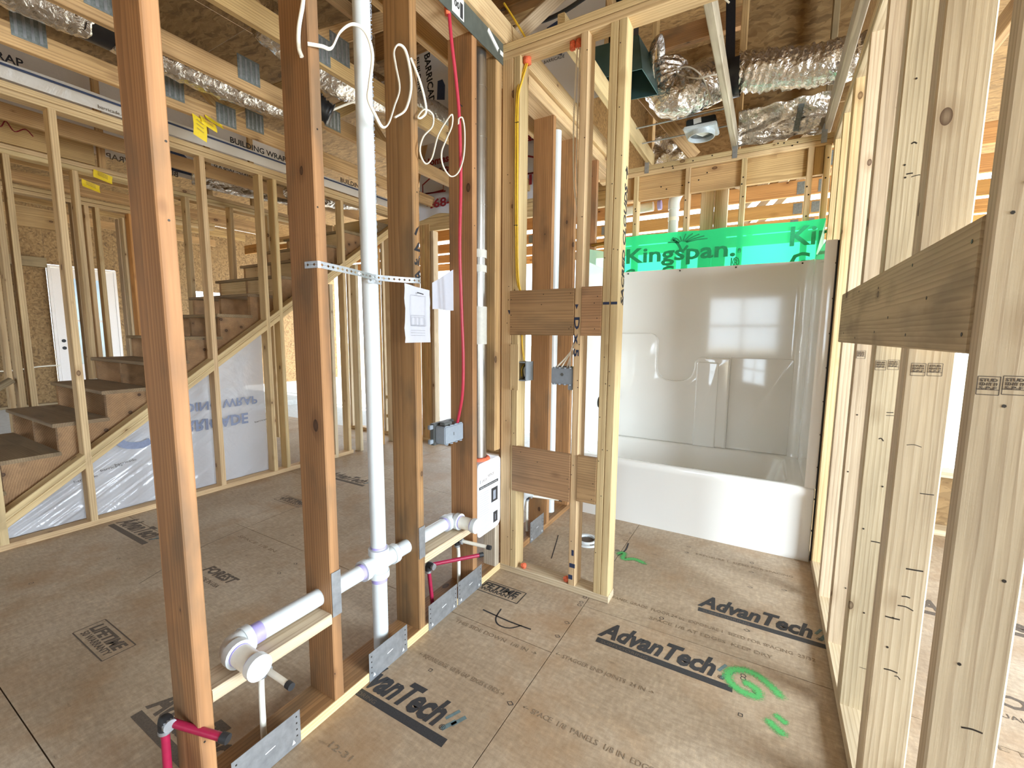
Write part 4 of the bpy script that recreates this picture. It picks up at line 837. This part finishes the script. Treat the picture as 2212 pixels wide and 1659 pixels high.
t = cable('white_cable', 'white cable looping in front of the riser and the marked stud', 'cable_white', [(-1.225, .895, 2.165), (X1, .93, 2.172), (X1, .965, 2.185), (X1, 1.0, 2.25), (X1, 1.05, 2.30), (X1, 1.10, 2.305), (X1, 1.128, 2.25), (X1, 1.112, 2.15), (X1, 1.105, 2.10), (X1, 1.135, 2.06), (X1, 1.165, 2.035), (X1, 1.195, 2.06), (X1, 1.225, 2.13), (X1, 1.252, 2.20), (X1, 1.235, 2.27), (X1, 1.228, 2.31), (X1, 1.25, 2.345), (X1, 1.285, 2.345), (X1, 1.308, 2.29), (X1, 1.31, 2.22), (X1, 1.28, 2.14), (X1-.015, 1.24, 2.10)], .0055, .55)
t = cable('white_cable', 'white cable coil dangling beside the red cable', 'cable_white', [(X1-.02, 1.335, 2.35), (X1, 1.365, 2.27), (X1, 1.395, 2.19), (X1, 1.37, 2.15), (X1, 1.345, 2.14), (X1, 1.385, 2.185), (X1, 1.432, 2.185), (X1, 1.43, 2.14), (X1, 1.375, 2.08), (X1, 1.355, 2.02), (X1, 1.385, 1.985), (X1, 1.425, 2.02), (X1, 1.465, 2.12), (X1, 1.53, 2.21), (X1, 1.558, 2.235), (X1, 1.555, 2.19), (X1, 1.515, 2.12), (X1, 1.485, 2.06), (X1, 1.495, 2.01), (X1, 1.545, 1.985), (X1, 1.60, 2.02), (X1, 1.638, 2.10), (X1, 1.645, 2.2), (X1, 1.63, 2.25), (X1, 1.605, 2.24), (X1, 1.60, 2.215)], .0045, .6)
t = cable('white_cable', 'short white cable end hanging on the second reddish stud', 'cable_white', [(-1.25, .905, 2.36), (-1.24, .90, 2.30), (-1.262, .895, 2.22), (-1.27, .898, 2.17), (-1.258, .898, 2.14)], .006, .55)
# plumbing behind the partition
t = thing('trap_pipe', (-1.30, 2.33, .04), 'white curved drain elbow behind the short partition', 'pipe')
tube('elbow', catmull([(-1.30, 2.20, .16), (-1.30, 2.27, .14), (-1.30, 2.32, .20), (-1.29, 2.34, .29), (-1.26, 2.35, .33), (-1.235, 2.38, .33)], 6), .033, 'pvc', t, 16); tube('collar', [(-1.30, 2.255, .145), (-1.30, 2.285, .145)], .042, 'pvc', t, 16)
pex('water_pipe', 'white water pipe sticking out behind the short partition', 'pex_white', [(-1.29, 2.43, -.02), (-1.29, 2.42, .16), (-1.285, 2.415, .285), (-1.10, 2.53, .255)], elbow=2)
t = thing('waste_pipe', (-1.30, 2.80, 0), 'white upright waste pipe behind the reddish studs', 'pipe'); tube('pipe_run', [(-1.30, 2.80, -.02), (-1.30, 2.80, 2.66)], .03, 'pvc', t, 18); tube('collar', [(-1.30, 2.80, .30), (-1.30, 2.80, .36)], .038, 'pvc', t, 18)
t = thing('water_pipe', (-1.34, 2.26, 0), 'thin upright magenta water pipe behind the corner stud', 'pipe'); tube('pipe_run', [(-1.34, 2.27, -.02), (-1.335, 2.28, 1.2)], .009, 'pex_red', t, 10)
# vent elbow outside, behind the bath wall
t = thing('vent_pipe', (-.79, 4.2, -.1), 'white plastic vent pipe with an elbow behind the bath wall studs', 'pipe')
tube('pipe_run', [(-.805, 4.2, -.1), (-.80, 4.2, 2.44)], .042, 'pvc', t, 20); tube('elbow', catmull([(-.80, 4.2, 2.43), (-.80, 4.2, 2.50), (-.775, 4.2, 2.56), (-.74, 4.2, 2.60), (-.735, 4.2, 2.68)], 5), .049, 'pvc', t, 20); tube('collar', [(-.80, 4.2, 2.33), (-.80, 4.2, 2.36)], .046, 'pex_white', t, 20)
tube('pipe_run', [(-1.35, 4.16, 2.45), (-.97, 4.16, 2.47)], .04, 'pex_white', t, 18); tube('primer_band', [(-.93, 4.16, 2.472), (-.90, 4.16, 2.473)], .041, 'pvc_primer', t, 18)

# ---- ducts and fans over the bath
def flex(name, label, pts, r, seed, group=None, ribs=.10, n=26, parent=None, cat='duct', collar=None):
    P = catmull(pts, 14); L_ = [0]
    for a, b in zip(P, P[1:]): L_.append(L_[-1]+(b-a).length)
    rf = lambda i, k, p: r*(1+ribs*.5*math.sin(L_[i]*150+k*.4)+ribs*1.3*NZ(p.x*11+seed, p.y*11+k*.35, p.z*11)+ribs*.9*NZ(L_[i]*30, k*.8, seed))
    v, f = tube_g(P, r, n, rf=rf); t = thing(name, pts[0], label, cat, group); obj('foil_sleeve', v, f, 'foil', t, smooth='all'); return t
flex('flex_duct', 'crinkled foil duct elbow sagging beside the dark fan box', [(-.73, 3.30, 3.12), (-.72, 3.28, 3.02), (-.68, 3.26, 2.93), (-.60, 3.27, 2.92), (-.50, 3.34, 2.98), (-.41, 3.45, 3.06)], .135, 1)
flex('flex_duct', 'long crinkled foil duct running over the bath toward the right wall', [(-.30, 3.42, 3.05), (-.15, 3.44, 3.03), (.05, 3.46, 3.0), (.25, 3.46, 2.985), (.6, 3.46, 2.98)], .115, 2)
t = flex('flex_duct', 'foil duct with black tape between trusses above the far room', [(-3.12, -.6, 2.90), (-3.12, .3, 2.90), (-3.11, .75, 2.895), (-3.11, 1.0, 2.90)], .10, 3)
tube('tape_band', [(-3.11, .97, 2.90), (-3.11, 1.09, 2.90)], .097, 'tape_black', t, 22)
flex('flex_duct', 'thin foil duct lying between trusses beyond the nearest stud', [(-3.12, 1.1, 2.885), (-3.1, 1.5, 2.88), (-3.08, 1.95, 2.90), (-3.0, 2.4, 2.97)], .085, 4)
flex('flex_duct', 'foil duct hanging in shadow above the riser', [(-2.5, 1.55, 3.02), (-2.48, 1.95, 2.93), (-2.45, 2.5, 3.0), (-2.4, 3.2, 3.05)], .11, 5)
flex('flex_duct', 'foil duct bulging under trusses beyond the staircase', [(-5.0, 2.3, 2.86), (-4.8, 2.8, 2.83), (-4.5, 3.3, 2.84), (-4.2, 3.9, 2.88)], .11, 6)
DS = thing('duct_strap', (-.345, 3.42, 2.92), 'black hanging strap holding up the long foil duct', 'strap')
stick('strap_band', (-.36, 3.335, 3.70), (-.325, 3.30, 3.02), .055, .003, (1, 0, 0), 'tape_black', DS)
sheet('strap_loop', lambda u, v: (-.30+.06*u*0+.055*(v-.5), 3.42-.135*math.cos(math.pi*(u*1.2-.1)), 3.04-.135*math.sin(math.pi*(u*1.2-.1))), 16, 2, 'tape_black', DS)
BF = thing('bath_fan', (-.9, 2.95, 2.82), 'dark metal fan box with an open square mouth behind the partition', 'fan')
def tilt_box(name, c, ex, ey, ez, mat, parent, th=.004, open_end=True):
    c, ex, ey, ez = V(c), V(ex), V(ey), V(ez); vs, fs = [], []
    for s, u, w in ((ex, ey, ez), (-ex, ey, ez), (ey, ex, ez), (-ey, ex, ez)):
        q = [c+s+u+w, c+s-u+w, c+s-u-w, c+s+u-w]; k = s.normalized()*-th; b = len(vs); vs += q+[p+k for p in q]
        fs += [(b, b+1, b+2, b+3), (b+4, b+5, b+6, b+7)]+[(b+i, b+(i+1) % 4, b+4+(i+1) % 4, b+4+i) for i in range(4)]
    b = len(vs); vs += [c+ex+ey+ez, c-ex+ey+ez, c-ex-ey+ez, c+ex-ey+ez]; fs.append((b, b+1, b+2, b+3)); return obj(name, vs, fs, mat, parent)
tilt_box('fan_housing', (-.905, 2.96, 3.0), (.155, -.02, -.02), (.02, .13, -.02), (-.02, .02, .11), 'fan_teal', BF)
box('fan_motor', -1.01, -.85, 2.92, 3.05, 3.13, 3.5, 'fan_dark', BF, .01); tube('motor_rim', [(-.91, 2.97, 3.11), (-.91, 2.97, 3.14)], .1, 'fan_dark', BF, 18)
v, f = tube_g([(-.742+.015*math.sin(a), 3.09+.12*math.cos(a), 3.07+.13*math.sin(a)) for a in [k*math.pi/10 for k in range(21)]], .03, 8, False, flat=.35); obj('foil_collar', v, f, 'foil', BF, smooth='all')
EF = thing('exhaust_fan', (-.50, 3.5, 2.73), 'pale square exhaust housing with a round collar over the bath', 'fan')
box('fan_plate', -.612, -.398, 3.40, 3.60, 2.745, 2.77, 'fan_white', EF, .006, 2); box('fan_can', -.60, -.41, 3.43, 3.59, 2.77, 2.825, 'fan_dark', EF, .006)
ring_tube('fan_collar', [V((-.505, 3.5, 2.746)), V((-.505, 3.5, 2.712))], .082, .088, 'fan_white', EF, 32); tube('collar_back', [(-.505, 3.5, 2.741), (-.505, 3.5, 2.744)], .084, 'box_dark', EF, 28)
stick('sticker', (-.53, 3.45, 2.739), (-.48, 3.53, 2.739), .05, .001, (1, 0, 0), 'sticker', EF); stick('sticker', (-.55, 3.428, 2.80), (-.50, 3.428, 2.805), .035, .002, (0, 0, 1), 'sticker', EF)
for y, z in ((3.40, 2.83), (3.58, 2.79)): tube('hanger_bar', [(-.95, y, z), (-.34, y, z)], .005, 'galv', EF, 6)
cable('white_cable', 'loose loop of white cable beside the exhaust housing', 'cable_white', [(-.42, 3.30, 2.84), (-.47, 3.18, 2.95), (-.55, 3.15, 3.02), (-.62, 3.16, 3.03), (-.61, 3.15, 2.99), (-.5, 3.15, 2.94), (-.41, 3.16, 2.94), (-.36, 3.2, 2.95)], .005)
cable('white_cable', 'white cable strung across the dark gap above the bath', 'cable_white', [(-.62, 2.3, 3.02), (-.5, 2.5, 3.12), (-.38, 2.7, 3.14), (-.30, 2.8, 3.10)], .005)
cable('black_cable', 'black cable crossing between trusses above the partition', 'rubber', [(-1.5, 2.5, 3.18), (-1.2, 2.5, 3.15), (-.95, 2.5, 3.2)], .012)
def fo_(u, v): x = -.30+.56*u; return (x, 3.93+.05*NZ(u*4, v*4, 3)-.10*v*v, 2.76+.22*v+.025*NZ(u*5, v*3))
s = sheet('foil_blanket', fo_, 40, 20, 'foil'); tag(s, 'crumpled foil insulation blanket tucked above the bath wall plate', 'insulation')
def fo2(u, v): x = -1.0+.34*u; return (x+.05*v, 4.06+.05*NZ(u*4, v*4, 9), 2.73+.30*v)
s = sheet('foil_blanket', fo2, 24, 18, 'foil'); tag(s, 'folded foil insulation behind the steel hanger bars', 'insulation')
stick('tape_strip', (.10, 3.86, 2.99), (.07, 3.85, 2.77), .035, .002, (1, 0, 0), 'galv_dull', bpy.data.objects['foil_blanket'])
# fitting hung under the trusses, tags
t = thing('vent_fitting', (-2.3, 1.74, 2.5), 'glossy black round fitting hanging under the trusses with a white cable', 'fitting')
v, f = tube_g(catmull([(-2.30, 1.70, 2.62), (-2.27, 1.73, 2.58), (-2.24, 1.77, 2.555)], 6), .045, 14, rf=lambda i, k, p: .058+.016*NZ(k*.9, i*.7)); obj('fitting_body', v, f, 'black', t, smooth='all'); tube('cable_tail', [(-2.24, 1.77, 2.58), (-2.2, 1.88, 2.66), (-2.18, 2.05, 2.77)], .006, 'cable_white', t, 8, 6)
for i, (x, y, z, w, h, lb) in enumerate(((-3.375, 1.58, 2.62, .075, .13, 'yellow truss tag, hanging lowest of the clustered three'), (-3.365, 1.625, 2.70, .09, .055, 'yellow truss tag, middle one of the clustered three'), (-3.355, 1.655, 2.735, .10, .035, 'yellow truss tag, topmost of the clustered three'), (-5.075, 1.50, 2.53, .11, .06, 'yellow tag beside the far stair wall, lower of two'), (-5.075, 1.58, 2.63, .12, .06, 'yellow tag beside the far stair wall, upper of two'))):
    s = sheet('truss_tag', lambda u, v: (x+.012*math.sin(v*3+i)+.01*u, y+w*u, z+h*v-.03*u), 4, 4, 'tag_yellow'); tag(s, lb, 'tag')
    for k in range(3): stroke('printed_line', [(x+.03, y+w*.15, z+h*(.3+.2*k)), (x+.03, y+w*.7, z+h*(.3+.2*k)-.02)], .003, 'ink_faint', s, UX, 0)
for i, (y, z) in enumerate(((1.35, 2.745), (1.43, 2.79), (1.53, 2.82))):
    pass
# wraps
ST = sheet('house_wrap', lambda u, v: (-3.862+.03*v+.008*NZ(u*9, v*2), -.3+4.1*u, 2.747+v*(.085+.01*NZ(u*7, 1))), 50, 3, 'wrap_attic'); tag(ST, 'narrow strip of white building wrap with a blue line above the stair wall', 'building wrap')
stroke('printed_line', [(-3.825, -.3, 2.81), (-3.825, 3.8, 2.81)], .014, 'ink_blue', ST, UX, 0)
for y in (.45, 2.05, 3.1): text('BUILDING WRAP', .062, 'marker', ST, (-3.822, y, 2.828), UY, UZ, 'printed_lettering', .001, 0)
for y in (1.25, 2.7): text('barricade.com', .03, 'ink_soft', ST, (-3.846, y, 2.755), UY, UZ, 'printed_lettering')
zt_ = lambda y: min(zb(y)-.10, 2.4)
def wr(u, v): y = .62+1.70*u; zz = v*max(.01, zt_(y)-.03); q = zz*1.0-y*.62; return (-4.008+.010*NZ(y*3-v*2, v*4)+(.016*NZ(q*16, y*.8, 2)+.009*NZ(q*38, y*1.5, 5))*(1.15-u), y, .03+v*max(.01, zt_(y)-.03))
WP = sheet('building_wrap', wr, 150, 110, 'wrap_plastic'); tag(WP, 'shiny translucent building wrap under the staircase with upside-down lettering', 'building wrap')
def flip(s, y, z, size, w, m, b=.001): return text(s, size, m, WP, (-3.979, y, z), UY, -UZ, 'printed_lettering', b, width=w)
flip('BARRICADE', 1.50, .60, .125, .64, 'ink_wrap', .004); flip('BUILDING WRAP', 1.45, .745, .1, .78, 'ink_wrap', .002)
stroke('printed_emblem', [(-3.979, 1.22, .56), (-3.979, 1.27, .50), (-3.979, 1.36, .48), (-3.979, 1.42, .50)], .05, 'ink_wrap', WP, UX, 5)
for y, z in ((.98, .30), (1.12, .34), (1.2, .36), (2.2, .5)): text('barricade', .022, 'marker', WP, (-3.979, y, z), (0, .95, .3), UZ, 'printed_lettering', 0, width=.12)
WA = sheet('building_wrap', lambda u, v: (-5.2+.02*NZ(u*9, v*4), .6+3.3*u, 2.86+.75*v), 30, 10, 'wrap_attic'); tag(WA, 'white building wrap high behind the far stair wall with backward lettering', 'building wrap')
for y, z in ((1.66, 2.93), (2.55, 2.90), (3.1, 2.9)): text('BARRICADE', .12, 'ink_soft', WA, (-5.17, y+.62, z), -UY, UZ, 'printed_lettering', .003, width=.62); text('BUILDING WRAP', .07, 'ink_soft', WA, (-5.17, y+.6, z-.09 if z > 2.92 else z+.13), -UY, UZ, 'printed_lettering', .001, width=.55)
prism('printed_emblem', [(-5.168, 2.05, 2.89), (-5.168, 2.42, 2.89), (-5.168, 2.38, 3.02), (-5.168, 2.27, 3.12), (-5.168, 2.16, 3.14), (-5.168, 2.07, 3.05)], (.001, 0, 0), 'ink_blue', WA)
WD = sheet('building_wrap', lambda u, v: (-2.75+1.68*u, 3.02+.03*NZ(u*6, v*4), 2.92+.76*v), 24, 10, 'wrap_attic'); tag(WD, 'hanging building wrap in the dark roof space above the vent duct', 'building wrap')
text('BARRICADE', .085, 'marker', WD, (-2.60, 2.985, 3.60), (.12, 0, -1), (1, 0, .12), 'printed_lettering', .002, width=.44); text('BUILDING', .06, 'marker', WD, (-2.70, 2.985, 3.60), (.12, 0, -1), (1, 0, .12), 'printed_lettering', .001, width=.3)
prism('printed_emblem', [(-2.47, 2.984, 3.22), (-2.39, 2.984, 3.20), (-2.385, 2.984, 3.31), (-2.41, 2.984, 3.36), (-2.46, 2.984, 3.36)], (0, -.001, 0), 'ink_blue', WD); prism('printed_emblem', [(-1.46, 2.984, 3.27), (-1.36, 2.984, 3.24), (-1.345, 2.984, 3.40), (-1.40, 2.984, 3.47), (-1.48, 2.984, 3.45)], (0, -.001, 0), 'ink_blue', WD); text('BARRICADE', .03, 'marker', WD, (-1.50, 2.984, 3.22), UX, UZ, 'printed_lettering')
BN = sheet('banner', lambda u, v: (-3.62+1.7*u, 4.03+.03*NZ(u*8, v*3), 2.62+.05*math.sin(u*9)*(1-v)+v*.85), 40, 14, 'paper'); tag(BN, 'white printed banner with dark red letters above the rear wall plates', 'banner')
BX = lambda s, x, z, size, w, sh=0: text(s, size, 'ink_red', BN, (x, 3.985, z), UX, UZ, 'printed_lettering', .004, sh, width=w)
BX('Homes,', -3.50, 3.19, .11, .38); BX('Will', -3.40, 3.05, .13, .32, .3); BX('468-4190', -3.46, 2.73, .13, .72); BX('Sam', -2.28, 3.20, .11, .3); BX('919', -2.28, 2.79, .13, .3)
for xo in (-3.52, -2.28): stroke('printed_emblem', [(xo, 3.985, 2.90), (xo, 3.985, 3.0), (xo+.12, 3.985, 3.06), (xo+.3, 3.985, 3.0), (xo+.3, 3.985, 2.9), (xo, 3.985, 2.9), (xo+.33, 3.985, 2.885)], .018, 'ink_red', BN, -UY, 0)

# ---- staircase
SS = thing('staircase', (-4.5, 2.0, 0), 'rough open-riser wooden staircase climbing beside the stud wall', 'staircase')
RI, RU = .19, .262
def stringer(x0, x1):
    pts = [(.655-RU*2-.02, 0)]
    k0 = -2
    top = []
    for k in range(k0, 11):
        zt2 = .52+RI*k-.026; y = .655+RU*k+.025; top += [(y, zt2-RI if k > k0 else max(0, zt2-RI)), (y, zt2)]
    ye = .655+RU*11+.025; zk = .52+RI*10-.026; top += [(ye, zk)]
    bot = [(ye, zb(ye)+.03), (.655-RU*1.0, max(0.0, zb(.655-RU)+.03)), (.655-RU*.86, 0)]
    poly = [(y, z) for y, z in top]+bot
    if poly[0][1] > 0: poly = [(poly[0][0], 0)]+poly
    # one continuous notched board: quads between the notches and the lower edge
    vs, fs = [], []
    for a, b in ((x0, x1),):
        cols = []
        for k in range(k0, 11):
            y0 = .655+RU*k+.025; y1 = y0+RU; z = .52+RI*k-.026
            for y in (y0, y1): cols.append((y, z, max(0, zb(y)-.12)))
        for y, zt3, zl in cols:
            vs += [(a, y, zl), (a, y, zt3), (b, y, zl), (b, y, zt3)]
        for i in range(len(cols)-1):
            p, q = i*4, i*4+4; fs += [(p, q, q+1, p+1), (p+2, p+3, q+3, q+2), (p, p+2, q+2, q), (p+1, q+1, q+3, p+3)]
        fs += [(0, 1, 3, 2), tuple(len(vs)-4+i for i in (0, 2, 3, 1))]
    o = obj('stringer', vs, fs, 'wood_block', SS); return o
for x0 in (-4.07, -4.56, -5.06): stringer(x0, x0+.038)
for k in range(-2, 11):
    z = .52+RI*k; y = .655+RU*k
    if z < .1: continue
    lumber('tread', -5.085, -4.015, y, y+.292, z-.026, z, 'wood_grey', SS)
for k in range(6, 11):
    z = .52+RI*k; y = .655+RU*(k+1)
    for x0, x1 in ((-4.522, -4.071), (-5.022, -4.561)): box('riser', x0, x1, y+.024, y+.037, z+.001, z+RI-.027, 'wood_pale', SS)
lumber('landing_rail', -4.03, -3.99, 3.5, 4.0, 2.45, 2.6, 'wood_grey', SS)
# ---- distant door
DR = thing('front_door', (-11, 3.12, 0), 'distant white half-glazed door with two dark knob holes', 'door')
box('jamb', -11.02, -10.96, 2.66, 2.70, 0, 2.46, 'door_white', DR); box('jamb', -11.02, -10.96, 3.56, 3.60, 0, 2.46, 'door_white', DR); box('jamb', -11.02, -10.96, 2.70, 3.56, 2.42, 2.46, 'door_white', DR)
for a in ((2.705, 2.84, .01, 2.415), (3.42, 3.555, .01, 2.415), (2.84, 3.42, 2.25, 2.415), (2.84, 3.42, .01, .70), (2.84, 3.42, 1.47, 1.51)): box('door_rail', -11.0, -10.965, a[0], a[1], a[2], a[3], 'door_white', DR)
for z0, z1 in ((.70, 1.47), (1.51, 2.25)): box('door_glass', -10.985, -10.978, 2.84, 3.42, z0, z1, 'door_glass', DR)
for z in (1.0, 1.13): tube('knob_hole', [(-10.966, 2.775, z), (-10.962, 2.775, z)], .03, 'marker', DR, 14)
cable('white_cable', 'thin white cable strung along the distant strand board wall', 'cable_white', [(-10.85, .6, .70), (-10.85, 1.4, .67), (-10.85, 2.0, .64), (-10.85, 2.4, .69), (-10.85, 2.66, .70)], .012)
